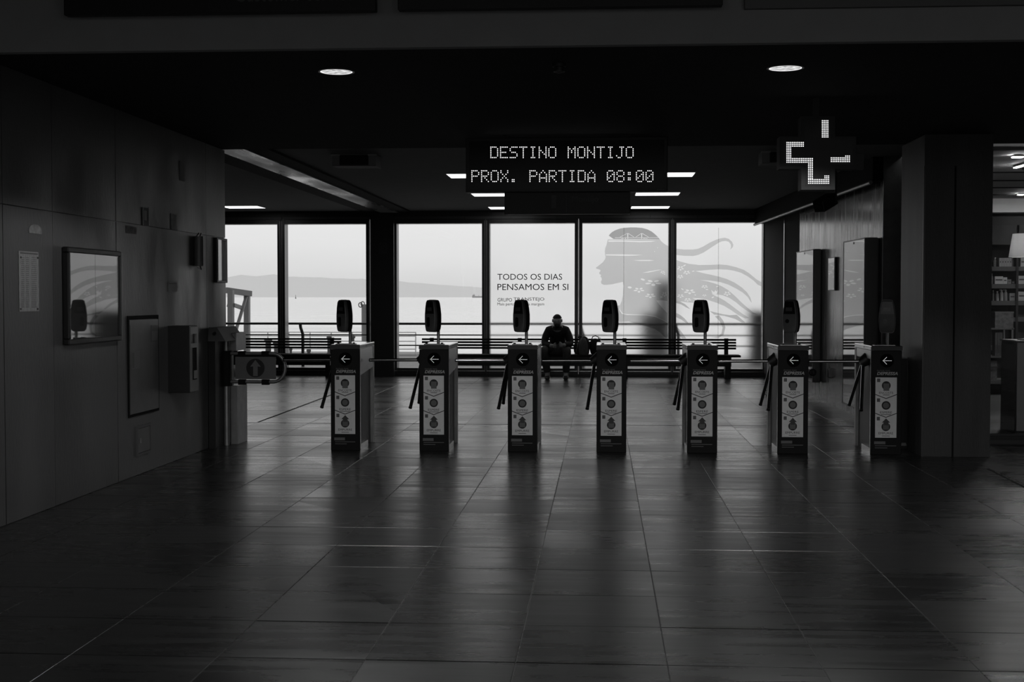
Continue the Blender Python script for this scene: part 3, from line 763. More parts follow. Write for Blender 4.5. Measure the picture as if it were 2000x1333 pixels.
def dot(mb, x, y, z, r, n=6):
    c = len(mb.v)
    ring = [Vector((x + r*math.cos(2*math.pi*i/n), y, z + r*math.sin(2*math.pi*i/n))) for i in range(n)]
    top = [Vector((x + r*.6*math.cos(2*math.pi*i/n), y - r*.6, z + r*.6*math.sin(2*math.pi*i/n))) for i in range(n)]
    mb.v += ring + top
    mb.f += [(c+i, c+(i+1) % n, c+n+(i+1) % n, c+n+i) for i in range(n)] + [tuple(range(c+n, c+2*n))]
YS = 11.9
xl, xr = X(910, YS), X(1303, YS); zt, zl = Z(268, YS, 1100), Z(375, YS, 1100)
cx_ = (xl+xr)/2
t = thing('departure_board', 'black dot-matrix board reading DESTINO MONTIJO PROX. PARTIDA 08:00', 'display board', (cx_, YS, zl))
B((xl, YS, zl), (xr, YS+.16, zt)).build('housing', BLACK, t, world=True, bevel=.006)
B((xl+.03, YS-.004, zl+.03), (xr-.03, YS, zt-.03)).build('screen', M('display_filter', .004, .3, spec=.3), t, world=True)
B((X(1282, YS), YS-.006, zl+.006), (X(1297, YS), YS-.001, zl+.022)).build('maker_plate', BADGE, t, world=True)
for s_, xs, yt, yb in (('DESTINO MONTIJO', 957.3, 287.5, 308.0), ('PROX. PARTIDA 08:00', 920.3, 333.8, 354.8)):
    mb = MB()
    for k, ch in enumerate(s_):
        rows_ = FONT[ch].split()
        for r in range(7):
            for c in range(5):
                if rows_[r][c] == '1':
                    p = at(xs + 1.4 + k*18.9 + c*3.3, yt + (yb-yt)*r/6, YS - .005); dot(mb, p.x, YS-.005, p.z, .0050)
    tag(mb.build('led_line', LED, t, world=True), 'line of lit white dots reading ' + s_, kind='stuff')
for sx in (xl+.35, xr-.35): B((sx-.02, YS+.06, zt), (sx+.02, YS+.10, ZF)).build('hanger', BLACK, t, world=True)
xl, xr = X(985, YS), X(1230, YS); z1_, z0_ = zl-.003, Z(418, YS, 1100)
t = thing('platform_sign', 'dim black sign reading 1 Montijo under the departure board', 'sign', ((xl+xr)/2, YS, z0_))
B((xl, YS+.01, z0_), (xr, YS+.13, z1_)).build('panel', M('sign_black', .008, .5), t, world=True, bevel=.004)
SG = M('sign_lettering', .075, .6)
a = at(1077, 407, YS); add_text(MB(), '1', (a.x, YS+.008, a.z), (.042, 0, 0), (0, 0, .115)).build('numeral', SG, t, world=True)
a = at(1105.5, 414, YS); B((a.x, YS+.007, a.z), (a.x+.004, YS+.009, a.z+.155)).build('divider', SG, t, world=True)
a = at(1117.5, 397.5, YS); add_text(MB(), 'Montijo', (a.x, YS+.008, a.z), (X(1168.5, YS)-a.x, 0, 0), (0, 0, .066)).build('lettering', SG, t, world=True)

# pharmacy cross
YC = 9.8
t = thing('pharmacy_cross', 'dark pharmacy cross sign with lit dot pattern below the right downlight', 'sign', (X(1597, YC), YC, Z(370, YC, 1597)))
def cp(cx, cy): return at(1400 + cx/3.3325, 180 + cy/3.3325, YC)
def crossprism(x0, x1, x2, x3, y0, y1, y2, y3, d0, d1):
    q = [(x1, y0), (x2, y0), (x2, y1), (x3, y1), (x3, y2), (x2, y2), (x2, y3), (x1, y3), (x1, y2), (x0, y2), (x0, y1), (x1, y1)]
    return MB().prism([cp(*p) for p in q], (0, d0, 0), (0, d1, 0))
crossprism(408, 548, 768, 905, 158, 290, 500, 637, .0, .15).build('casing', M('cross_casing', .018, .6), t, world=True)
crossprism(408, 548, 768, 905, 158, 290, 500, 637, -.012, .0).build('rim', M('cross_rim', .020, .6), t, world=True)
crossprism(432, 572, 742, 882, 180, 312, 476, 613, -.014, -.010).build('face', M('cross_face', .005, .5), t, world=True)
B((cp(655, 158).x-.02, YC+.05, cp(655, 158).z-.01), (cp(655, 158).x+.02, YC+.09, ZF)).build('ceiling_stem', BLACK, t, world=True)
B((cp(905, 400).x, YC+.04, cp(905, 500).z), (cp(965, 400).x, YC+.11, cp(905, 400).z)).build('bracket_box', M('cross_casing', .05), t, world=True)
mb = MB(); done = set()
def dots(xa, nx, ya, ny):
    for i in range(nx):
        for j in range(ny):
            k = (round((xa + i*11.75)/5), round((ya + j*11.75)/5))
            if k in done: continue
            done.add(k); p = cp(xa + i*11.75, ya + j*11.75); dot(mb, p.x, YC-.015, p.z, .0043)
dots(685, 4, 188, 10); dots(455, 10, 330, 3); dots(455, 3, 365.25, 6); dots(455, 15, 434.5, 3)
dots(596, 3, 469.75, 9); dots(596, 12, 571.5, 3); dots(701.75, 3, 547.5, 2); dots(743, 11, 430, 3); dots(837, 3, 418, 1)
tag(mb.build('led_pattern', glow('cross_leds', 1.8), t, world=True), 'lit hooked outline of white dots', kind='stuff')

# security camera under the cross
YK = 13.3
p = at(1612, 398, YK); e1 = at(1632, 397, YK)
t = thing('security_camera', 'dark box security camera hanging before the concrete wall', 'camera', (e1.x, YK, e1.z))
a, b = at(1599, 404, YK-.05), at(1625, 388, YK+.10)
hs = MB().bar(a, b, .12, .12).build('housing', M('camera_black', .02, .5), t, world=True, bevel=.008)
MB().bar(a + (a-b).normalized()*.002, a + (a-b).normalized()*.012, .10, .10).build('lens_window', BLACK, hs, world=True)
MB().tube([b, e1, (e1.x, YK, ZR)], .012, 8).build('arm', BLACK, t, world=True, smooth=True)

# wall boxes hung from the rear ceiling
def fan_box(pxa, pxb, label):
    Yb = 14.3; x0, x1 = X(pxa, Yb), X(pxb, Yb); z0_ = Z(322, Yb)
    t = thing('ceiling_speaker_box', label, 'ceiling unit', ((x0+x1)/2, Yb, z0_), group='units under the rear ceiling')
    B((x0, Yb, z0_), (x1, Yb+.35, ZR)).build('case', M('unit_case', .26, .6), t, world=True, bevel=.004)
    B((x0+(x1-x0)*.17, Yb-.006, z0_+.008), (x1-(x1-x0)*.17, Yb, ZR-.012)).build('grille', M('unit_grille', .012, .7), t, world=True)
    B((x0, Yb-.008, z0_-.006), (x1, Yb+.02, z0_)).build('lower_lip', M('unit_lip', .2, .5), t, world=True)
    for a, b in ((x0-.01, x0+.085), (x1-.085, x1+.01)): B((a, Yb-.02, ZR-.022), (b, Yb+.02, ZR-.004)).build('bracket', M('unit_bracket', .45, .4), t, world=True)
fan_box(650, 735, 'shallow box unit under the rear ceiling, left of the departure board')
fan_box(1487, 1573, 'shallow box unit under the rear ceiling, half hidden by the pharmacy cross')

# ceiling light panels of the rear hall
LIT = glow('light_panel', 2.6)
def panel(x0, y0, label):
    t = thing('light_panel', label, 'ceiling light', (x0+.335, y0+.3, ZR-.012), group='square light panels in the rear hall ceiling')
    B((x0+.012, y0+.012, ZR-.010), (x0+.658, y0+.588, ZR-.006)).build('diffuser', LIT, t, world=True)
    for a, b in (((x0, y0), (x0+.67, y0+.012)), ((x0, y0+.588), (x0+.67, y0+.6)), ((x0, y0+.012), (x0+.012, y0+.588)), ((x0+.658, y0+.012), (x0+.67, y0+.588))):
        B((a[0], a[1], ZR-.012), (b[0], b[1], ZR-.001)).build('frame', WHITE, t, world=True)
for x0, nm in ((-1.955, 'left'), (.492, 'right')):
    for k, (yy, w) in enumerate(((16.6, 'nearest'), (19.75, 'middle'), (22.75, 'farthest'))):
        panel(x0, yy, '%s lit ceiling panel in the row passing %s of the departure board' % (w, nm))
panel(-6.47, 22.22, 'lit ceiling panel by the far left window, beyond the ceiling beam')

# downlights and detector
#REFL = M('downlight_reflector', .6, .22, metal=.9)
def downlight(px, py, label, shine=True, pos=None):
    c = ground(px, py, ZF) if pos is None else Vector(pos)
    t = thing('downlight', label, 'ceiling light', (c.x, c.y, c.z), group='round downlights in the front ceiling')
    mb = MB(); n = 32; rings = []
    for r, h in ((.117, -.001), (.117, -.006), (.103, -.006), (.101, -.001)):
        rings.append([Vector((r*math.cos(2*math.pi*i/n), r*math.sin(2*math.pi*i/n), h)) for i in range(n)])
    mb.loft(rings, cap=False).build('trim_ring', M('ring_grey', .18, .4), t)
    rings = []
    for r, h in ((.102, -.004), (.098, -.0025), (.085, -.0022), (.05, -.0018), (.01, -.0015)):
        rings.append([Vector((r*math.cos(2*math.pi*i/n), r*math.sin(2*math.pi*i/n), h)) for i in range(n)])
    m = bpy.data.materials.get('downlight_lens')
    if m is None:
        m = bpy.data.materials.new('downlight_lens'); m.use_nodes = True; MATS['downlight_lens'] = m
        nt = m.node_tree; nt.nodes.clear(); o_ = nt.nodes.new('ShaderNodeOutputMaterial'); e = nt.nodes.new('ShaderNodeEmission')
        tc = nt.nodes.new('ShaderNodeTexCoord'); nz = nt.nodes.new('ShaderNodeTexNoise'); nz.inputs['Scale'].default_value = 26; nz.inputs['Detail'].default_value = 2
        mr = nt.nodes.new('ShaderNodeMapRange'); mr.inputs[1].default_value = .35; mr.inputs[2].default_value = .65; mr.inputs[3].default_value = .30; mr.inputs[4].default_value = .95
        nt.links.new(tc.outputs['Object'], nz.inputs['Vector']); nt.links.new(nz.outputs[0], mr.inputs[0]); nt.links.new(mr.outputs[0], e.inputs[1]); nt.links.new(e.outputs[0], o_.inputs[0])
    MB().loft(rings).build('lens', m, t, smooth=True)
    rings = []
    for r, h in ((.1035, -.0045), (.100, -.0062), (.0965, -.0045)):
        rings.append([Vector((r*math.cos(2*math.pi*i/n), r*math.sin(2*math.pi*i/n), h)) for i in range(n)])
    MB().loft(rings, cap=False).build('glass_rim', glow('lens_rim', 1.2), t)
    ld = bpy.data.lights.new('downlight_lamp', 'SPOT'); ld.energy = DL_W if pos is None else DL_W*.06; ld.spot_size = math.radians(141); ld.spot_blend = .15; ld.shadow_soft_size = .09
    lo = bpy.data.objects.new('lamp', ld); COL.objects.link(lo); lo.parent = t; lo.location = (0, 0, -.012)
    return t
DL_W = 105.0
downlight(657, 139, 'round downlight in the dark front ceiling, left of the smoke detector')
downlight(1534, 132, 'round downlight in the dark front ceiling, right of the smoke detector')
for k, (x, y) in enumerate(((-1.70, 5.2), (1.15, 5.2))):  # extra downlights added out of view to light the beam and near room
    downlight(0, 0, ('left' if k == 0 else 'right') + ' added fill downlight in the near ceiling before the beam, out of view', pos=(x, y, ZN))
c = ground(1092, 124, ZF)
t = thing('smoke_detector', 'small dark smoke detector in the front ceiling between the two downlights', 'smoke detector', (c.x, c.y, ZF))
MB().lathe((0, 0, 0), [(.045, 0), (.045, -.015), (.042, -.022)], 24).build('base', M('detector_dark', .03, .5), t, smooth=True)
MB().lathe((0, 0, 0), [(.034, -.020), (.034, -.045), (.030, -.055), (.012, -.060)], 24).build('sensor_head', M('detector_dark', .03, .5), t, smooth=True)
MB().lathe((0, 0, 0), [(.0345, -.050), (.0345, -.053), (.0325, -.054)], 24).build('rim', STEELD, t, smooth=True)

# hanging signs in front of the near beam
YH = 6.9
def hang_sign(pa, pb, za_, zb2, label, text=None):
    x0, x1 = X(pa, YH), X(pb, YH); z0_ = Z((za_+zb2)/2, YH, (pa+pb)/2)
    t = thing('hanging_sign', label, 'sign', ((x0+x1)/2, YH, z0_))
    B((x0, YH-.03, z0_), (x1, YH+.03, z0_+.42)).build('panel', M('sign_black', .008), t, world=True, bevel=.004)
    for xx in (x0+.2, x1-.2): B((xx-.01, YH, z0_+.42), (xx+.01, YH+.02, ZN)).build('hanger', BLACK, t, world=True)
    if text:
        a = at(459, 4, YH-.032); b = at(690, 4, YH-.032)
        add_text(MB(), text, (a.x, YH-.032, a.z), (b.x-a.x, 0, 0), (0, 0, .085)).build('lettering', SG, t, world=True)
hang_sign(135, 737, 32.5, 22.5, 'wide black hanging sign with grey lettering cut by the upper frame edge, left', 'Customer service')
hang_sign(780, 1408, 20.5, 13.5, 'wide black hanging sign without visible lettering, above the departure board')
x0 = X(1452, 6.95); B((x0, 6.965, Z(15, 6.95, 1500)), (x0+2.2, 6.998, ZN-.01)).build('fascia_board', M('fascia_grey', .14, .7), parent=beam)

# ================================================================== PRINTED FILM ON THREE PANES
FILM = film_mat()
YFm = 23.978
TINT1 = tint_mat('vinyl_tint_light', .70); TINT2 = tint_mat('vinyl_tint_mid', .62); TINT3 = tint_mat('vinyl_tint_dark', .46)
INK = M('black_vinyl_lettering', .01, .7, spec=.1)
def film(k, label):
    a, b = WIN[k]; t = thing('window_film', label, 'window film', ((a+b)/2, YFm, zg0+.01), group='frosted films on the window panes')
    B((a+.006, YFm+.004, zg0+.006), (b-.006, YFm+.0045, zg1-.006)).build('sheet', FILM, t, world=True)
    return t
f4 = film(4, 'frosted film on the pane with TODOS OS DIAS PENSAMOS EM SI lettering')
f5 = film(5, "frosted film printed with a woman's grey profile and bridge crown")
f6 = film(6, 'frosted film printed with flowing grey hair strands and white flowers')
for s_, x0, x1, y0, y1, bo in (('TODOS OS DIAS', 971.5, 1098, 547, 535.3, 0), ('PENSAMOS EM SI', 971.5, 1110, 567, 554.8, 0), ('GRUPO', 971.8, 1000, 589.5, 582.5, 0), ('TRANSTEJO', 1003, 1063, 589.5, 581.5, .0), ('Mais perto da outra margem', 971.5, 1063, 598.6, 591.5, 0)):
    a, b, c = at(x0, y0, YFm), at(x1, y0, YFm), at(x0, y1, YFm)
    mb = MB(); add_text(mb, s_, (a.x, YFm, a.z), (b.x-a.x, 0, 0), (0, 0, c.z-a.z), bold=bo)
    if y0 > 570: mb.build('lettering', INK, f4, world=True)
    else:
        for part in islands(mb): part.build('letter', INK, f4, world=True)
def c1(p): return (1160 + p[0]/7.841, 430 + p[1]/7.841)
def c2(p): return (1310 + p[0]/7.842, 430 + p[1]/7.842)
def c3(p): return (1160 + p[0]/5.882, 560 + p[1]/5.883)
def ellp(cx, cy, rx, ry, ang=0, n=12):
    return [(cx + rx*math.cos(2*math.pi*i/n)*math.cos(ang) - ry*math.sin(2*math.pi*i/n)*math.sin(ang), cy + rx*math.cos(2*math.pi*i/n)*math.sin(ang) + ry*math.sin(2*math.pi*i/n)*math.cos(ang)) for i in range(n)]
def flower(cx, cy, rx, ry):
    out = []
    for k in range(5):
        a = 2*math.pi*(k+.25)/5
        ca, sa = math.cos(a), math.sin(a)
        pts = [(.62 + .36*math.cos(2*math.pi*i/10), .24*math.sin(2*math.pi*i/10)) for i in range(10)]
        out.append([(cx + rx*(u*ca - v*sa), cy + ry*(u*sa + v*ca)) for u, v in pts])
    return out
def decal(name, outers, holes, mat, parent, dy, label=None):
    V2, F2 = fill2d(outers, holes); mb = MB()
    mb.add([(lambda p: (p.x, YFm - dy, p.z))(at(v[0], v[1], YFm - dy)) for v in V2], F2)
    o = mb.build(name, mat, parent, world=True)
    if label: o['label'] = label
    return o
hair_top = [(228,240),(245,215),(275,187),(330,155),(400,131),(460,121),(560,113),(650,114),(740,122),(820,144),(880,174),(930,213),(975,256),(1010,296),(860,294),(300,291)]
br = [[(318,268),(985,268),(992,274),(324,274)], [(513,202),(525,202),(525,266),(513,266)], [(726,202),(738,202),(738,266),(726,266)],
      [(395,262),(510,202),(510,208),(403,264)], [(528,202),(618,262),(610,264),(528,210)], [(636,262),(723,203),(723,210),(644,264)], [(741,202),(842,262),(834,264),(741,210)]]
br += [[(x, 277), (x+9, 277), (x+9, 289), (x, 289)] for x in (425, 446, 476, 515, 727, 760, 780, 806)]
decal('crown_print', [[c1(p) for p in hair_top]], [[c1(p) for p in q] for q in br], TINT3, f5, .001)
face = [(213,298),(1010,298),(1030,325),(1060,352),(1100,380),(1139,398)]
low5 = [(850,412),(800,384),(700,339),(600,325),(450,321),(360,316),(325,302),(302,268),(298,230),(303,205),(320,165),(333,100),(339,0)]
fl_ = [(455,1050),(452,1000),(442,949),(360,966),(280,985),(200,993),(150,994),(117,977),(107,948),(121,915),(117,884),(101,868),(110,842),(84,826),(81,808),(98,786),(100,767),(75,756),(40,746),(29,731),(90,685),(140,645),(170,602),(179,567),(171,530),(167,480),(174,430),(193,380)]
face_px = [c1(p) for p in face] + [c3(p) for p in low5] + [c1(p) for p in fl_]
holes5 = [[c1(p) for p in q] for q in ([(222,312),(470,314),(700,322),(880,320),(948,323),(880,334),(700,340),(470,332),(220,334)], [(180,526),(400,526),(560,530),(750,535),(640,545),(480,550),(184,543)],
          [(600,618),(700,614),(850,612),(928,620),(850,628),(700,628)], [(740,810),(850,785),(980,764),(1050,760),(960,778),(840,805)])]
for q in ((910,962,132,52), (690,1073,88,42), (865,1160,86,38), (1055,800,38,26), (1080,1140,42,40)):
    holes5 += [[c1(p) for p in e] for e in flower(*q)]
holes5 += [[c1(p) for p in ellp(*q)] for q in ((548,1033,32,16,.1), (748,912,34,14,.3), (1035,1180,20,12,0), (975,427,7,5,0), (928,482,6,6,0), (1080,830,12,8,.4))]
holes5.append([c3(p) for p in ((715,160),(780,158),(842,166),(842,305),(800,262),(757,214))])
decal('profile_print', [face_px], holes5, TINT1, f5, .001)
sh = [(262,226),(294,214),(292,268),(318,312),(380,327),(600,332),(700,347),(798,392),(846,418),(846,590),(822,590),(762,530),(700,488),(600,458),(520,438),(400,402),(288,408),(272,330)]
decal('shoulder_print', [[c3(p) for p in sh]], [], TINT2, f5, .0015)
st1 = [(82,440),(200,452),(340,452),(420,440),(500,405),(600,345),(700,300),(760,282),(830,272),(890,290),(940,335),(958,380),(950,415),(912,455),(925,415),(920,375),(890,335),(840,320),(790,325),(740,345),(660,395),(570,455),(500,500),(420,535),(340,552),(200,548),(82,535)]
mass = [(82,612),(160,640),(280,672),(430,690),(600,688),(740,682),(860,690),(1000,722),(1120,765),(1200,815),(1260,865),(1320,915),(1388,952),(1388,1018),(1330,990),(1270,930),(1180,865),(1080,810),(960,775),(860,760),(740,755),(600,762),(470,775),(375,783),
        (500,815),(620,840),(740,868),(860,905),(980,960),(1090,1035),(1170,1110),(1220,1190),(1242,1270),(1222,1245),(1180,1180),(1100,1110),(1000,1050),(880,990),(760,952),(620,930),(440,918),
        (560,940),(680,975),(780,1015),(880,1075),(980,1160),(1080,1260),(1170,1340),(1270,1420),(1340,1450),(1262,1443),(1180,1400),(1080,1330),(1000,1262),(900,1195),(800,1155),(720,1142),
        (650,1150),(740,1188),(820,1232),(910,1295),(1010,1372),(1110,1445),(1200,1500),(1140,1510),(1040,1462),(930,1385),(820,1318),(700,1268),(560,1222),(430,1200),(330,1195),(420,1240),(520,1300),(600,1380),(560,1372),(470,1310),(380,1272),(260,1262),(160,1248),(82,1240)]
holes6 = []
for q in ((150,740,54,38), (245,805,58,32), (146,868,50,30), (290,1098,92,40), (150,1165,56,30), (260,1222,58,28), (520,1022,55,27), (515,1155,35,18), (865,1128,58,38)):
    holes6 += [[c2(p) for p in e] for e in flower(*q)]
holes6 += [[c2(p) for p in ellp(*q)] for q in ((210,697,24,8,-.5), (345,785,20,7,-.2), (178,1060,22,8,.5), (555,1065,20,8,0), (645,1185,22,9,-.4), (715,1018,20,8,-.3), (375,1150,14,6,.3))]
holes6.append([c2(p) for p in ((618,1068),(632,1108),(640,1142),(700,1146),(726,1068),(704,1098),(684,1072),(668,1104),(650,1098))])
decal('hair_strand', [[c2(p) for p in st1]], [], TINT1, f6, .001)
decal('hair_print', [[c2(p) for p in mass]], holes6, TINT1, f6, .001)
ls = [[(935,300),(980,320),(1040,365),(1090,425),(1060,420),(1000,378),(935,348)], [(1330,282),(1480,318),(1560,330),(1640,325),(1740,415),(1700,415),(1620,372),(1500,338),(1380,322)],
      [(1440,332),(1490,400),(1510,470),(1490,555),(1430,592),(1345,582),(1415,578),(1466,540),(1478,470),(1446,402),(1390,342)], [(935,450),(990,500),(1062,598),(1015,598),(935,520)],
      [(935,165),(985,170),(1050,205),(1108,262),(1060,240),(1000,205),(935,185)]]
for q in ls: decal('hair_strand', [[c3(p) for p in q]], [], TINT2, f6, .0015)
for fk, xx in ((f5, 1218.5), (f6, 1403.5)):
    a = at(xx, 445, YFm-.002); b = at(xx, 716, YFm-.002)
    B((a.x-.005, YFm-.002, b.z), (a.x+.005, YFm-.0018, a.z)).build('overlap_seam', tint_mat('seam_tint', .78), fk, world=True)

# ================================================================== BENCHES
BEN = M('bench_dark_wood', .018, .7, noise=.2, spec=.2)
def bench(x0, x1, posts, label):
    Yb = 23.46
    t = thing('bench', label, 'bench', ((x0+x1)/2, Yb, 0), group='slatted benches along the windows')
    for k in range(4):
        z = .675 - k*.0505; B((x0, Yb+.155, z-.017), (x1, Yb+.185, z+.017)).build('back_slat', BEN, t, world=True, bevel=.003)
    for k in range(5):
        y = Yb - .27 + k*.083; B((x0-.0, y, .385), (x1+.04, y+.074, .42)).build('seat_slat', BEN, t, world=True, bevel=.004)
    B((x0+.05, Yb-.24, .225), (x1-.12, Yb+.10, .384)).build('seat_beam', BLACK, t, world=True)
    for px_ in posts:
        B((px_-.035, Yb+.186, .34), (px_+.035, Yb+.225, .70)).build('back_post', BLACK, t, world=True)
        B((px_-.05, Yb-.16, 0), (px_+.05, Yb+.06, .225)).build('leg', BLACK, t, world=True)
    return t
a, b = X(823.5, 23.6), X(1438.5, 23.6)
bench(a, b, [X(843, 23.65), X(1220, 23.65)-1.86, X(1220, 23.65), X(1419, 23.65)], 'long dark slatted bench on which the man sits')
bench(-8.6, X(665.5, 23.6), [-8.1, -6.6, X(648, 23.65)], 'dark slatted bench by the left windows behind the swing gate')

# ================================================================== MAN ON THE BENCH
MX, MY = X(1089, 23.3), 23.36
man = thing('person', 'seated man in dark jacket and jeans, head bowed over his hands', 'person', (MX, MY, 0))
SKIN = M('skin', .34, .6, noise=.1); JACK = M('jacket_dark', .010, .75, noise=.3, nscale=14, bump=.4, bscale=20); JEAN = M('jeans', .055, .8, noise=.25, nscale=18); SHOE = M('shoe_leather', .010, .5); HAIR = M('hair_dark', .015, .7)
def sk(pts, edges, rad, root=0, sub=2):
    return skin_geo(pts, edges, rad, root, sub)
# body: one continuous figure (trunk, neck, head, arms, palms, legs)
bp_ = [(0,.08,.545),(0,.03,.66),(0,-.05,.78),(0,-.11,.865),(0,-.165,.93),(0,-.215,.975),(0,-.245,1.03),(0,-.25,1.075),     # 0-7 pelvis..crown
       (-.155,-.09,.845),(-.215,-.13,.71),(-.225,-.20,.60),(-.095,-.36,.585),(-.055,-.40,.585),                              # 8-12 left arm
       (.155,-.09,.845),(.215,-.13,.71),(.225,-.20,.60),(.12,-.36,.595),(.085,-.40,.60),                                    # 13-17 right arm
       (-.10,.06,.54),(-.155,-.14,.53),(-.225,-.37,.515),(-.20,-.34,.32),(-.165,-.30,.10),(-.17,-.42,.045),                 # 18-23 left leg
       (.10,.06,.54),(.14,-.14,.53),(.175,-.37,.505),(.165,-.34,.32),(.155,-.30,.10),(.16,-.42,.045)]                       # 24-29 right leg
be = [(0,1),(1,2),(2,3),(3,4),(4,5),(5,6),(6,7),(3,8),(8,9),(9,10),(10,11),(11,12),(3,13),(13,14),(14,15),(15,16),(16,17),(0,18),(18,19),(19,20),(20,21),(21,22),(22,23),(0,24),(24,25),(25,26),(26,27),(27,28),(28,29)]
brd = [(.12,.105),(.13,.105),(.135,.105),(.10,.085),(.056,.055),(.078,.085),(.086,.100),(.070,.080),
       .065,.052,.047,.034,(.036,.028),.065,.058,.052,.034,(.036,.028),.09,.078,.066,.056,.045,.04,.09,.078,.066,.056,.045,.04]
v, f = sk(bp_, be, brd, 0, 2)
bm_ = MB(); bm_.add(v, f)
# fingers: five per hand, curled round the phone
for sx, px_, pz in ((-1, -.055, .585), (1, .085, .60)):
    inn = -sx
    for k in range(4):
        z = pz + .028 - k*.018; L = (.062, .072, .068, .052)[k]
        bm_.tube([(px_ - inn*.005, -.40, z), (px_ + inn*.012, -.40-L*.55, z), (px_ + inn*.034, -.40-L*.75, z-.002), (px_ + inn*.045, -.40-L*.45, z-.003)], [.0095, .009, .0085, .0075], 8)
    bm_.tube([(px_, -.385, pz+.022), (px_ + inn*.022, -.41, pz+.048), (px_ + inn*.038, -.44, pz+.050)], [.011, .010, .008], 8)
body = bm_.build('body', SKIN, man, smooth=True)
# head details on the bowed face
hd = MB()
hc = Vector((0, -.235, 1.04))
MB().ell((0, -.315, 1.005), (.014, .022, .026), 10, 6).build('nose', SKIN, man, smooth=True)
for sx in (-1, 1):
    MB().ell((sx*.030, -.306, 1.030), (.013, .008, .007), 10, 6).build('eye', BLACK, man, smooth=True)
    MB().ell((sx*.080, -.225, 1.02), (.012, .022, .032), 10, 6).build('ear', SKIN, man, smooth=True)
mb = MB(); mb.ell((0, -.275, .945), (.050, .040, .042), 14, 8); mb.build('beard', M('beard_grey', .05, .9, noise=.3, nscale=40), man, smooth=True)
MB().ell((0, -.302, .968), (.022, .012, .006), 10, 5).build('mouth', M('lip', .09, .6), man, smooth=True)
rings = []
for j in range(8):
    th = (math.pi*.43)*j/7 + .02
    rings.append([Vector((.083*math.sin(th)*math.cos(2*math.pi*i/18), -.232 + .010*math.cos(th) + .097*math.sin(th)*math.sin(2*math.pi*i/18)*(1.0 if math.sin(2*math.pi*i/18) > 0 else .86), 1.040 + .092*math.cos(th) + (.0 if math.sin(2*math.pi*i/18) > -.4 else .012*math.sin(th)))) for i in range(18)])
MB().loft(rings).build('hair', HAIR, man, smooth=True)
# jacket: trunk and sleeves
jp = bp_[0:5] + bp_[8:12] + bp_[13:17]
jp = [Vector(p) for p in jp]; jp[4] = Vector((0, -.150, .905))
je = [(0,1),(1,2),(2,3),(3,4),(3,5),(5,6),(6,7),(7,8),(3,9),(9,10),(10,11),(11,12)]
jr = [(.15,.115),(.155,.13),(.155,.13),(.115,.105),(.078,.075),.078,.072,.066,.048,.078,.082,.074,.050]
v, f = sk([tuple(p) for p in jp], je, jr, 0, 2); mb = MB(); mb.add(v, f); jk = mb.build('jacket', JACK, man, smooth=True)
rings = [[Vector((rx*math.cos(2*math.pi*i/18), -.150 + ry*math.sin(2*math.pi*i/18), z - .02*math.sin(2*math.pi*i/18)*-1)) for i in range(18)] for rx, ry, z in ((.100,.092,.870),(.080,.080,.925),(.072,.072,.925),(.078,.078,.88))]
MB().loft(rings, cap=False).build('collar', JACK, jk, smooth=True)
for sx, i0 in ((-1, 18), (1, 24)):
    lp = [bp_[i0], bp_[i0+1], bp_[i0+2], bp_[i0+3], bp_[i0+4]]
    v, f = sk(lp, [(0,1),(1,2),(2,3),(3,4)], [.092, .088, .080, .072, .066], 0, 2)
    mb = MB(); mb.add(v, f); mb.build('trouser_leg', JEAN, man, smooth=True)
    ax = bp_[i0+4][0]
    rr_ = []
    for y, w, zt_ in ((-.25, .036, .09), (-.31, .045, .11), (-.38, .047, .085), (-.44, .045, .06), (-.485, .034, .045), (-.50, .018, .035)):
        rr_.append([Vector((ax + w*math.cos(2*math.pi*i/14), y, max(.0, zt_/2 + zt_/2*1.05*math.sin(2*math.pi*i/14)))) for i in range(14)])
    MB().loft(rr_).build('shoe', SHOE, man, smooth=True)
ph = MB(); ph.box((-.032, -.437, .545), (.062, -.428, .62))
tag(ph.build('mobile_phone', BLACK, loc=None), 'small dark phone held between the hands of the seated man', 'phone')
bpy.data.objects['mobile_phone'].location = (MX, MY, 0)

# ================================================================== BAGS ON THE BENCH
BX = X(1138, 23.35)
bag = thing('backpack', 'grey and black backpack on the bench beside the seated man', 'backpack', (BX, 23.36, .421))
def bagshape(w, d, h, lean=0.0, n=18, sq=2.6):
    rings = []
    for t_, s_ in ((0, .86), (.06, .98), (.3, 1.0), (.6, .92), (.8, .74), (.93, .48), (1.0, .16)):
        r = []
        for i in range(n):
            a = 2*math.pi*i/n; c, s2 = math.cos(a), math.sin(a)
            r.append(Vector((w*s_*math.copysign(abs(c)**(2/sq), c) + lean*t_, d*(.55+.45*s_)*math.copysign(abs(s2)**(2/sq), s2), h*t_)))
        rings.append(r)
    return rings
MB().loft([[p + Vector((-.01, .02, .4215)) for p in q] for q in bagshape(.215, .155, .17, 0.0, 20, 4.0)]).build('trouser_seat', JEAN, man, smooth=True)
MB().loft(bagshape(.115, .10, .32, .03)).build('main_pack', M('pack_black', .012, .8), bag, smooth=True)
r2 = [[p*1.0 + Vector((.015, -.055, .0)) for p in r] for r in bagshape(.088, .065, .30, .0)]
MB().loft(r2).build('front_panel', M('pack_grey', .12, .8, noise=.15, nscale=30), bag, smooth=True)
MB().tube([(-.05, -.03, .27), (-.075, -.05, .31), (-.05, -.06, .335), (-.01, -.04, .325)], .010, 8).build('grab_loop', M('pack_strap', .10, .7), bag, smooth=True)
MB().tube([(-.10, -.06, .24), (-.15, -.09, .16), (-.14, -.09, .05), (-.09, -.07, .02)], .010, 8).build('shoulder_strap', M('pack_black', .012), bag, smooth=True)
hb = thing('holdall_bag', 'black soft bag with looped handle leaning on the backpack', 'bag', (BX+.278, 23.42, .421))
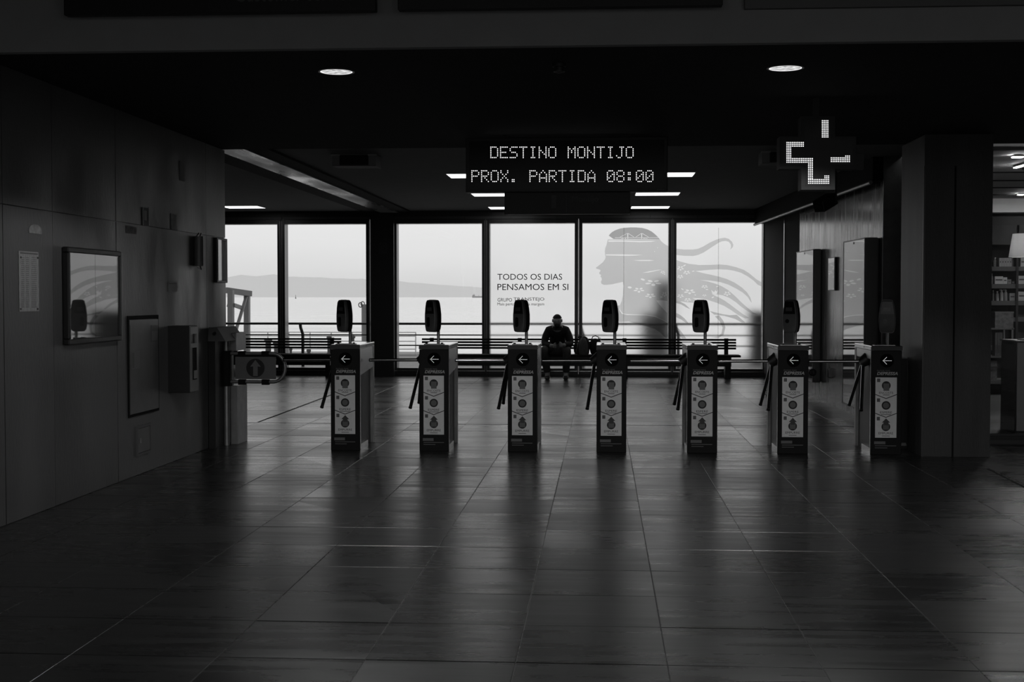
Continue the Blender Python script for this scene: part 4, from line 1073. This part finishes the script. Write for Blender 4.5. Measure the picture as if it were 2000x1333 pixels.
MB().loft(bagshape(.135, .085, .28, -.06)).build('bag_body', M('pack_black', .012), hb, smooth=True)
MB().tube([(-.13, -.03, .24), (-.10, -.04, .315), (-.05, -.04, .33), (.0, -.04, .305), (.02, -.03, .25)], .008, 8).build('handle', M('pack_black', .012), hb, smooth=True)
MB().tube([(-.02, -.05, .25), (.01, -.06, .30), (.035, -.05, .29), (.04, -.05, .25)], .006, 8).build('buckle_loop', CHROME, hb, smooth=True)

# ================================================================== RIGHT HALL WALL FITTINGS
MIRG = glass_mat('totem_glass', .08, .95)
def totem(Y0, Y1, z0_, z1_, d, label, badge=None):
    t = thing('poster_totem', label, 'display case', (RX((Y0+Y1)/2), (Y0+Y1)/2, z0_), group='tall glazed poster boxes on the hall wall')
    rbox(MB(), Y0, Y1, z0_, z1_, .003, d).build('case', M('totem_case', .24, .5), t, world=True, bevel=.02)
    rbox(MB(), Y0+.03, Y1-.03, z0_+.03, z1_-.03, d, d+.004).build('poster', M('totem_poster', .03, .5, noise=.3, nscale=2), t, world=True)
    rbox(MB(), Y0+.012, Y1-.012, z0_+.012, z1_-.012, d+.005, d+.009).build('glass', MIRG, t, world=True)
    for (a, b, c, e) in ((Y0, Y1, z1_-.016, z1_-.002), (Y0, Y1, z0_+.002, z0_+.016), (Y0+.002, Y0+.016, z0_+.016, z1_-.016), (Y1-.016, Y1-.002, z0_+.016, z1_-.016)):
        rbox(MB(), a, b, c, e, d-.002, d+.012).build('rim', M('totem_rim', .3, .4), t, world=True)
    yk = (Y0+Y1)/2
    rbox(MB(), yk-.02, yk+.02, z1_-.055, z1_-.03, d+.009, d+.012).build('lock', BLACK, t, world=True)
    return t
tA = totem(18.45, 19.75, Z(745, 18.5), Z(488, 18.5), .108, 'tall glazed poster box nearest the windows, behind the sixth turnstile')
tB = totem(15.2, 16.32, Z(800, 15.2), Z(466, 15.2), .155, 'tall glazed poster box nearest the pillar, its near side black')
p = at(1587, 728, 18.44)
disc(MB(), p.x, p.z, .052, 18.438, 18.45, 24).build('number_badge', BLACK, tA, world=True)
add_text(MB(), '15', (p.x-.028, 18.436, p.z-.022), (.056, 0, 0), (0, 0, .044), bold=.01).build('numeral', M('dim_print2', .15), tA, world=True)
a, b = rw(1623, 504), rw(1634, 568)
t = thing('picture_frame', 'small glazed frame on the concrete wall between the two poster boxes', 'frame', (b.x, b.y, b.z))
Y0, Y1 = min(a.y, b.y), max(a.y, b.y); z0_, z1_ = min(a.z, b.z), max(a.z, b.z)
rbox(MB(), Y0-.03, Y1, z0_, z1_, 0, .03).build('frame', BLACK, t, world=True)
rbox(MB(), Y0, Y1-.02, z0_+.02, z1_-.02, .030, .032).build('picture', M('frame_picture2', .3, .5), t, world=True)
rbox(MB(), Y0-.01, Y1-.01, z0_+.01, z1_-.01, .034, .038).build('glass', MIRG, t, world=True)
a = rw(1624, 738); b = rw(1624, 720)
mb = MB(); mb.tube([RP(a.y, a.z, .0), RP(a.y, a.z+.01, .045), RP(a.y, b.z-.01, .045), RP(a.y, b.z, .0)], .012, 8)
single(mb, 'grab_rail', CHROME, 'short vertical steel grab rail low on the concrete wall', 'rail', smooth=True)
# plate between the last turnstile and the pillar
Yp = 12.72; x0, x1, z0_, z1_ = X(1757, Yp), 2.868, Z(870, Yp, 1780), Z(698, Yp, 1780)
t = thing('closing_panel', 'dark low closing panel between the last turnstile and the pillar', 'panel', ((x0+x1)/2, Yp, 0))
B((x0, Yp, .0), (x1, Yp+.03, z1_)).build('sheet', BLACK, t, world=True)
B((x0-.004, Yp-.008, z1_-.012), (x1, Yp+.034, z1_)).build('rail', STEELD, t, world=True)
B((x0, Yp-.008, z0_-.006), (x1, Yp, z0_+.006)).build('rail', STEELD, t, world=True)
B((x0-.004, Yp-.008, .0), (x0+.006, Yp+.034, z1_-.012)).build('rail', STEELD, t, world=True)
for xx in (.03, .09): B((x0+xx, Yp-.010, z0_+.006), (x0+xx+.04, Yp, z0_+.022)).build('clip', STEELD, t, world=True)
# no smoking sticker on the left column
p = at(748, 496, 23.71)
t = thing('column_sticker', 'faint small prohibition sticker on the dark column between the windows', 'sticker', (p.x, 23.71, p.z))
B((p.x-.075, 23.708, p.z), (p.x+.075, 23.712, p.z+.20)).build('backing', M('faint_print', .055, .6), t, world=True)
mb = MB(); n = 24
rings = [[Vector((p.x + r*math.cos(2*math.pi*i/n), 23.7075, p.z+.125 + r*math.sin(2*math.pi*i/n))) for i in range(n)] for r in (.055, .045)]
mb.loft(rings, cap=False).build('ring', M('faint_print2', .02, .6), t, world=True)
MB().bar((p.x-.035, 23.707, p.z+.16), (p.x+.035, 23.707, p.z+.09), .010, .002, up=(0, 1, 0)).build('slash', M('faint_print2', .02), t, world=True)

# ================================================================== OUTSIDE: railing, pier, boat
RAILM = M('railing_paint', .03, .5)
Yr = 24.95; zr = Z(633, Yr)
t = thing('deck_railing', 'dark deck railing with three rails running past all windows', 'railing', (-4, Yr, -.05))
for py, r in ((633, .022), (655, .012), (675.5, .012)):
    MB().cyl((-22, Yr, Z(py, Yr)), (10, Yr, Z(py, Yr)), r, n=10).build('rail', RAILM, t, world=True, smooth=True)
xp = X(589, Yr)
for k in range(-7, 8):
    xx = xp + k*(X(771, Yr)-X(590, Yr))
    MB().tube([(xx-.03, Yr-.0, zr), (xx-.02, Yr, zr-.08), (xx+.02, Yr, zr-.20), (xx+.02, Yr, -.05)], .03, 8).build('post', RAILM, t, world=True, smooth=True)
PALE = M('galvanised_rail', .35, .5)
Yq = 44.0
t = thing('jetty_railing', 'thin pale jetty railing beyond the deck at left', 'railing', (-10, Yq, -.8))
for py in (650, 657.5, 667.5, 683): MB().cyl((X(440, Yq), Yq, Z(py, Yq)), (X(812, Yq), Yq, Z(py, Yq)), .018, n=6).build('rail', PALE, t, world=True)
for k in range(10): MB().cyl((X(440+41.3*k, Yq), Yq, Z(694, Yq)), (X(440+41.3*k, Yq), Yq, Z(650, Yq)), .022, n=6).build('post', PALE, t, world=True)
B((X(430, Yq), Yq-.2, -1.2), (X(815, Yq), Yq+2.0, Z(693, Yq))).build('walkway', M('jetty_grey', .16, .7), t, world=True)
# gangway portal
Yt = 38.0; TR = M('truss_steel', .09, .5)
t = thing('gangway_portal', 'grey steel gangway portal with diagonal braces outside the left window', 'gangway', (X(460, Yt), Yt, -1))
def tp(px, py, dy=0): return at(px, py, Yt+dy)
MB().bar(tp(451, 700), tp(451, 567), .15, .2, up=(0, 1, 0)).build('post', TR, t, world=True)
MB().bar(tp(482.5, 700, 1.2), tp(482.5, 576, 1.2), .15, .2, up=(0, 1, 0)).build('post', TR, t, world=True)
MB().bar(tp(440, 567), tp(488, 574, 1.2), .16, .16).build('top_beam', TR, t, world=True)
MB().bar(tp(458, 655), tp(481, 580, 1.0), .08, .07, up=(0, 1, 0)).build('diagonal_brace', TR, t, world=True)
MB().bar(tp(456, 596), tp(473, 602, .8), .09, .10).build('cross_brace', TR, t, world=True)
MB().bar(tp(446, 600), tp(452, 574), .08, .08, up=(0, 1, 0)).build('diagonal_brace', TR, t, world=True)
# mooring pile
Ym = 40.0
t = thing('mooring_pile', 'thick grey mooring pile with shackles beside the dark column', 'mooring pile', (X(716, Ym), Ym, -2.3))
MB().cyl((X(716, Ym), Ym, -2.6), (X(716, Ym), Ym, Z(595, Ym)), .155, n=20).build('pile', M('pile_grey', .11, .6), t, world=True, smooth=True)
for q in (704, 708.5):
    c = at(q, 596 if q < 706 else 594, Ym-.1); n = 14
    MB().tube([(c.x + .055*math.cos(2*math.pi*i/n), c.y, c.z + .07*math.sin(2*math.pi*i/n)) for i in range(n+1)], .014, 6).build('shackle', BLACK, t, world=True, smooth=True)
# bollards and kit on the jetty
for k, (q, y0, y1, w) in enumerate(((524, 664, 695, 14), (540, 668, 695, 12), (568, 680, 695, 6), (603, 683, 695, 8), (643, 657, 690, 9), (688, 656, 690, 11))):
    c = at(q, y1, 42.0); w_ = w/2600*42/2; zt_ = Z(y0, 42.0)
    mb = MB().lathe((c.x, 42.0, 0), [(w_*1.1, c.z-.25), (w_*1.1, c.z), (w_*.8, c.z+.02), (w_*.8, zt_-.1), (w_*1.15, zt_-.08), (w_*1.15, zt_-.02), (w_*.6, zt_)], 14)
    tag(single(mb, 'mooring_bollard', M('bollard_black', .02, .5), ['widest dark bollard, seen through the left bench slats', 'dark bollard just right of the widest one', 'slim short bollard between the deck posts', 'short bollard beside the bent railing post', 'tall bollard left of the first card reader', 'dark bollard right of the first card reader'][k], 'bollard', smooth=True), group='bollards on the jetty')
# buoy mark and ship on the horizon
Yb = 2600.0
c = at(577.5, 580, Yb)
t = thing('channel_mark', 'tiny dark channel mark on the horizon', 'buoy', (c.x, Yb, -2.2))
MB().cyl((0, 0, -.5), (0, 0, 2.2), 1.2, .9, 10).build('float', TR, t); MB().cyl((0, 0, 2), (0, 0, 7.4), .55, .25, 8).build('mast', TR, t)
Ysh = 5200.0; c = at(931, 580, Ysh)
t = thing('distant_ship', 'low hazy ship on the horizon left of the lettered pane', 'ship', (c.x, Ysh, -2.2))
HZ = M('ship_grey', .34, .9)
MB().loft([[Vector((x*s_, y, z)) for x, y in ((-18, -4), (18, -4), (22, 0), (18, 4), (-18, 4))] for s_, z in ((.92, -1), (1.0, 6.2))]).build('hull', HZ, t)
B((-16, -3, 6.2), (-7, 3, 11.5)).build('bridge_house', HZ, t); MB().cyl((-10, 0, 11), (-10, 0, 16), .7, n=8).build('funnel', HZ, t); MB().cyl((8, 0, 6), (8, 0, 11), .5, n=8).build('mast', HZ, t)
# dark shapes standing outside behind the frosted film
Yd = 29.5
t = thing('deck_kiosk', 'dark blurred kiosk outside behind the right end of the frosted film', 'kiosk', (X(1482, Yd), Yd, -.05))
x0 = X(1470, Yd); B((x0, Yd, -.05), (x0+1.1, Yd+.8, Z(612, Yd))).build('walls', M('kiosk_dark', .03, .7), t, world=True)
B((x0-.06, Yd-.06, Z(612, Yd)), (x0+1.16, Yd+.86, Z(608, Yd))).build('roof', M('kiosk_roof', .05, .7), t, world=True)
Yd = 34.5
t = thing('mooring_dolphin', 'dark blurred mooring dolphin outside behind the printed profile film', 'mooring pile', (X(1282, Yd), Yd, -2.4))
for q, yt in ((1270, 612), (1298, 548)): MB().cyl((X(q, Yd), Yd+(.4 if q > 1280 else 0), -2.4), (X(q, Yd), Yd+(.4 if q > 1280 else 0), Z(yt, Yd)), .24, n=16).build('pile', M('pile_dark', .05, .7), t, world=True, smooth=True)
MB().box((X(1255, Yd), Yd-.5, Z(636, Yd)), (X(1312, Yd), Yd+.9, Z(615, Yd))).build('cap_beam', M('pile_dark', .05), t, world=True)

# ================================================================== PHARMACY SHOP at right
SHF = M('shop_floor', .12, .5); SHC = M('shop_ceiling_paint', .48, .7); SHW = M('shop_wall_dark', .05, .6)
YSf = 13.2
zf = .085
struct('floor_shop', B((3.47, YSf, -.02), (8.0, 21.2, zf)), SHF)
struct('wall_shop_back', B((3.47, 21.1, 0), (8.2, 21.3, 3.0)), SHW)
sc_ = struct('ceiling_shop', B((3.47, YSf, ZF+.01), (8.0, 21.2, 3.1)), SHC)
pl = struct('trim_6', B((3.47, YSf-.06, 0), (8.0, YSf+.02, zf)), BLACK)
B((3.47, YSf-.075, .012), (8.0, YSf-.06, .05)).build('plinth_strip', M('plinth_strip', .05, .4), parent=pl)
wn = struct('window_8', MB().box((3.47, YSf-.03, zf), (3.50, YSf+.03, ZF)).box((3.50, YSf-.03, ZF-.03), (8.0, YSf+.03, ZF)).box((3.50, YSf-.03, zf), (8.0, YSf+.03, zf+.02)), FRM)
B((3.50, YSf-.005, zf+.02), (7.99, YSf+.005, ZF-.03)).build('pane', GLASS, parent=wn)
for k, py in enumerate((336, 352, 366, 379.5, 391)):
    c = ground(1960, py, ZF+.01); B((3.5, c.y-.02, ZF-.004), (7.95, c.y+.02, ZF+.012)).build('ceiling_groove', BLACK, parent=sc_)
bk = struct('trim_7', B((3.5, 20.2, Z(415, 20.2, 1960)), (7.95, 20.5, ZF+.01)), M('bulkhead_white', .75, .6))
SL = glow('shop_lamp', 95.0)
def lamp_strip(p0, p1, w, label):
    c = (Vector(p0)+Vector(p1))/2
    t = thing('strip_lamp', label, 'ceiling light', (c.x, c.y, c.z), group='slim lamps in the shop ceiling')
    MB().bar(p0, p1, w+.02, .016).build('housing', WHITE, t, world=True)
    d = Vector((0, 0, -.011)); MB().bar(Vector(p0)+d, Vector(p1)+d, w, .008).build('tube', SL, t, world=True)
zz = ZF - .002
a, b = ground(1978, 305, zz), ground(1998, 305, zz); lamp_strip((a.x, a.y, zz), (b.x, b.y, zz), .07, 'nearest bright lamp in the shop ceiling')
a, b = ground(1983, 326, zz), ground(2012, 318, zz); lamp_strip((a.x, a.y, zz), (b.x, b.y, zz), .04, 'slanting slim lamp in the shop ceiling')
a, b = ground(1987, 379.5, zz), ground(2040, 379.5, zz); lamp_strip((a.x, a.y-.03, zz), (b.x, a.y-.03, zz), .06, 'bright lamp at the shop frame edge below the slanting one')
a, b = ground(1942, 391, zz), ground(1966, 391, zz); lamp_strip((a.x, a.y-.03, zz), (b.x, a.y-.03, zz), .06, 'farthest bright lamp in the shop ceiling, beside the pillar')
lamp_strip((6.6, 15.0, zz), (7.6, 15.0, zz), .08, 'slim lamp over the hidden right part of the shop, near the window')
lamp_strip((6.6, 18.0, zz), (7.6, 18.0, zz), .08, 'slim lamp over the hidden right part of the shop, near the shelves')
# shelving
YSH = 18.6
t = thing('shop_shelving', 'dark wall shelving with products behind the shop window', 'shelving', (X(1970, YSH), YSH, zf))
SHB = M('shelf_board', .10, .5)
xs0, xd, xs1 = X(1915, YSH), X(1986, YSH), X(2060, YSH)
B((xs0, YSH+.32, zf), (xs1, YSH+.35, Z(420, YSH, 1960))).build('back_panel', SHW, t, world=True)
for xx in (xs0-.02, xd-.01, xs1): B((xx, YSH, zf), (xx+.03, YSH+.32, Z(440, YSH, 1960))).build('upright', BLACK, t, world=True)
shz = [Z(521, YSH, 1960), Z(555, YSH, 1960), Z(588, YSH, 1960)]
for z in shz + [Z(620, YSH, 1960), Z(676, YSH, 1960), Z(742, YSH, 1960)]:
    for a, b in ((xs0+.012, xd-.012), (xd+.022, xs1-.002)): B((a, YSH+.01, z-.06), (b, YSH+.318, z)).build('shelf', SHB, t, world=True)
B((xs0, YSH, Z(478, YSH, 1960)), (xs1, YSH+.3, Z(440, YSH, 1960))).build('upper_panel', M('shelf_panel', .06, .5, noise=.2), t, world=True)
PK = [M('pack_white', .60, .5), M('pack_light', .42, .5), M('pack_mid', .25, .5), M('pack_dark', .09, .5)]
def carton(q0, q1, py, zs, label, m=0, sq=0):
    x0, x1 = X(q0, YSH), X(q1, YSH); z1_ = Z(py, YSH, 1960); zs = zs + .0015
    t = thing('product_box', label, 'box', ((x0+x1)/2, YSH+.06, zs), group='boxes on the shop shelves')
    B((x0, YSH+.03, zs), (x1, YSH+.15, z1_)).build('carton', PK[m], t, world=True)
    B((x0+.01, YSH+.028, zs+(z1_-zs)*.45), (x1-.01, YSH+.03, zs+(z1_-zs)*.62)).build('label_band', PK[3 if m < 3 else 1], t, world=True)
    return t
def bottle(q, w, py, zs, label, m=0, pump=False):
    zs = zs + .0015; x = X(q, YSH); r = w/2/2600*YSH; z1_ = Z(py, YSH, 1960); h = z1_-zs
    t = thing('product_bottle', label, 'bottle', (x, YSH+.09, zs), group='bottles on the shop shelves')
    MB().lathe((0, 0, 0), [(r, 0), (r, h*.66), (r*.75, h*.76), (r*.4, h*.8), (r*.4, h*.84)], 14).build('bottle_body', PK[m], t, smooth=True)
    MB().lathe((0, 0, 0), [(r*.55, h*.84), (r*.55, h*.97), (r*.3, h)], 12).build('cap', PK[0], t, smooth=True)
    if pump: MB().bar((0, 0, h*.99), (-r*1.4, -.0, h*.97), .012, .014).build('nozzle', PK[0], t)
zA, zB, zC = shz
bottle(1938.5, 4, 503, zA, 'pale bottle on the upper shelf right against the pillar', 1)
bottle(1946, 6, 503, zA, 'pale bottle second from the pillar on the upper shelf', 1)
for k in range(5): carton(1952+k*5, 1956.6+k*5, 504, zA, ['first', 'second', 'third', 'fourth', 'fifth'][k] + ' slim upright carton from the left on the upper shelf', 1)
bottle(1980.5, 5, 503, zA, 'pale bottle right of the slim cartons on the upper shelf', 1)
carton(1994, 2004, 504, zA, 'carton at the frame edge on the upper shelf', 1)
bottle(1940, 5, 534, zB, 'white bottle on the middle shelf beside the pillar', 0)
carton(1944, 1960, 540, zB, 'white carton with round prints on the middle shelf', 0)
carton(1960.5, 1968, 542, zB, 'smaller white carton right of the printed one on the middle shelf', 0)
carton(1969, 1976, 546, zB, 'dull grey carton on the middle shelf', 2)
carton(1977, 1983, 549, zB, 'small dark carton at the right of the middle shelf', 3)
carton(1990, 2003, 539, zB, 'white carton at the frame edge on the middle shelf', 1)
bottle(1937, 4, 570, zC, 'dark bottle on the lower shelf beside the pillar', 3)
bottle(1943.5, 4, 567, zC, 'slim bottle with thin neck on the lower shelf', 2)
bottle(1951.5, 6, 569, zC, 'pale bottle left of the two pump bottles', 1)
bottle(1960, 6.5, 566, zC, 'left one of the two pump bottles on the lower shelf', 0, True)
bottle(1968, 7, 566, zC, 'right one of the two pump bottles on the lower shelf', 0, True)
carton(1973.5, 1984, 573, zC, 'pale carton right of the pump bottles', 1)
carton(1990, 2003, 570, zC, 'pale carton at the frame edge on the lower shelf', 1)
# carton boxes and gondola in the middle of the shop
Yg = 16.2
x0, x1 = X(1944, Yg), X(1982, Yg)
t = thing('gondola_stand', 'wire display stand with boxes in the middle of the shop', 'display stand', ((x0+x1)/2, Yg, zf))
for z in (Z(641, Yg, 1960), Z(696, Yg, 1960), Z(742, Yg, 1960)): B((x0-.12, Yg, z-.02), (x1, Yg+.35, z)).build('shelf', M('stand_shelf', .16, .5), t, world=True)
for xx in (x0-.12, x1-.03):
    for yy in (Yg, Yg+.33): B((xx, yy, zf), (xx+.02, yy+.02, Z(641, Yg, 1960))).build('upright', STEELD, t, world=True)
xx0 = X(1945, Yg); xx1 = X(1981, Yg); z0_ = Z(641, Yg, 1960)
t = thing('storage_carton', 'square grey carton standing on the shop display stand', 'box', ((xx0+xx1)/2, Yg+.1, z0_))
B((xx0, Yg+.02, z0_), (xx1, Yg+.28, Z(609, Yg, 1960))).build('carton', M('carton_grey', .17, .7, noise=.3, nscale=30), t, world=True)
B((xx0-.004, Yg+.016, Z(612, Yg, 1960)), (xx1+.004, Yg+.284, Z(609, Yg, 1960))).build('lid', M('carton_lid', .2, .7), t, world=True)
for k in range(3):
    a = X(1946+k*5, Yg); carton_t = thing('upright_pack', ['left', 'middle', 'right'][k] + ' one of three upright packs under the square carton', 'box', (a+.012, Yg+.05, Z(696, Yg, 1960)+.0015), group='upright packs on the stand')
    B((a, Yg+.03, Z(696, Yg, 1960)+.0015), (a+.026, Yg+.15, Z(650, Yg, 1960))).build('pack', M('pack_dull', .14, .6), carton_t, world=True)
    B((a+.003, Yg+.028, Z(690, Yg, 1960)), (a+.023, Yg+.03, Z(675, Yg, 1960))).build('label_band', PK[3], carton_t, world=True)
cx0, cx1 = X(1938, Yg), X(1951, Yg)
t = thing('low_carton', 'dull carton on the lowest shelf of the shop display stand', 'box', ((cx0+cx1)/2, Yg+.1, Z(742, Yg, 1960)))
B((cx0, Yg+.04, Z(742, Yg, 1960)+.0015), (cx1, Yg+.3, Z(705, Yg, 1960))).build('carton', M('carton_grey', .17), t, world=True)
B((cx0, Yg+.018, Z(720, Yg, 1960)), (cx1, Yg+.02, Z(716, Yg, 1960))).build('tape_band', PK[3], t, world=True)
# counter
n0 = ground(1983, 848, zf); n1 = ground(1955, 838.5, zf)
t = thing('shop_counter', 'counter with white front and dark glossy side in the shop window', 'counter', (n0.x+.4, n0.y, zf))
zt_ = Z(668, n0.y, 1983)
dp = n1.y - n0.y
B((n0.x, n0.y, zf), (n0.x+1.3, n0.y+dp, zt_)).build('carcass', BLACK, t, world=True)
B((n0.x+.006, n0.y-.014, zf+.03), (n0.x+1.3, n0.y, zt_-.01)).build('front_panel', M('counter_white', .5, .45), t, world=True)
B((n0.x-.006, n0.y+.01, zf), (n0.x, n0.y+dp-.01, zt_-.03)).build('side_panel', M('counter_gloss', .015, .12), t, world=True)
B((n0.x-.015, n0.y-.02, zt_), (n0.x+1.3, n0.y+dp+.02, zt_+.012)).build('worktop', STEELD, t, world=True)
B((n0.x+.10, n0.y-.03, zt_-.30), (n0.x+.5, n0.y-.014, zt_-.19)).build('recess_handle', BLACK, t, world=True)
zc = zt_+.012
t = thing('counter_tray', 'small pale tray lying on the shop counter', 'tray', (n0.x+.2, n0.y+.2, zc))
B((n0.x+.10, n0.y+.08, zc), (n0.x+.45, n0.y+.3, zc+.012)).build('base', PK[1], t, world=True); B((n0.x+.10, n0.y+.08, zc+.012), (n0.x+.45, n0.y+.095, zc+.03)).build('lip', PK[1], t, world=True)
# pendant lamp
Ypd = 15.3
xa, xb = X(1970, Ypd), X(2034, Ypd); xc = (xa+xb)/2; z0_, z1_ = Z(502.5, Ypd, 1985), Z(457, Ypd, 1985)
t = thing('pendant_lamp', 'white conical fabric pendant lamp hanging in the shop', 'lamp', (xc, Ypd, z0_))
def shade_mat():
    m = bpy.data.materials.new('lamp_fabric'); m.use_nodes = True; nt = m.node_tree; nt.nodes.clear(); o_ = nt.nodes.new('ShaderNodeOutputMaterial')
    d = nt.nodes.new('ShaderNodeBsdfDiffuse'); d.inputs[0].default_value = (.8, .8, .8, 1); tr = nt.nodes.new('ShaderNodeBsdfTranslucent'); tr.inputs[0].default_value = (.8, .8, .8, 1)
    mx = nt.nodes.new('ShaderNodeMixShader'); mx.inputs[0].default_value = .5; nt.links.new(d.outputs[0], mx.inputs[1]); nt.links.new(tr.outputs[0], mx.inputs[2]); nt.links.new(mx.outputs[0], o_.inputs[0]); return m
r0 = (xb-xa)/2; r1 = r0*.78; n = 40
rings = [[Vector((r*math.cos(2*math.pi*i/n), r*math.sin(2*math.pi*i/n), h)) for i in range(n)] for r, h in ((r0, 0), (r1, z1_-z0_), (r1-.003, z1_-z0_), (r0-.003, 0), (r0, 0))]
MB().loft(rings, cap=False).build('shade', shade_mat(), t, smooth=True)
MB().cyl((0, 0, (z1_-z0_)*.8), (0, 0, ZF-z0_), .006, n=8).build('cord', BLACK, t)
MB().lathe((0, 0, ZF-z0_-.03), [(.05, .03), (.05, .01), (.02, 0)], 16).build('ceiling_rose', BLACK, t, smooth=True)
MB().ell((0, 0, (z1_-z0_)*.5), (.035, .035, .045), 14, 9).build('bulb', glow('bulb_glow', 22.0), t, smooth=True)
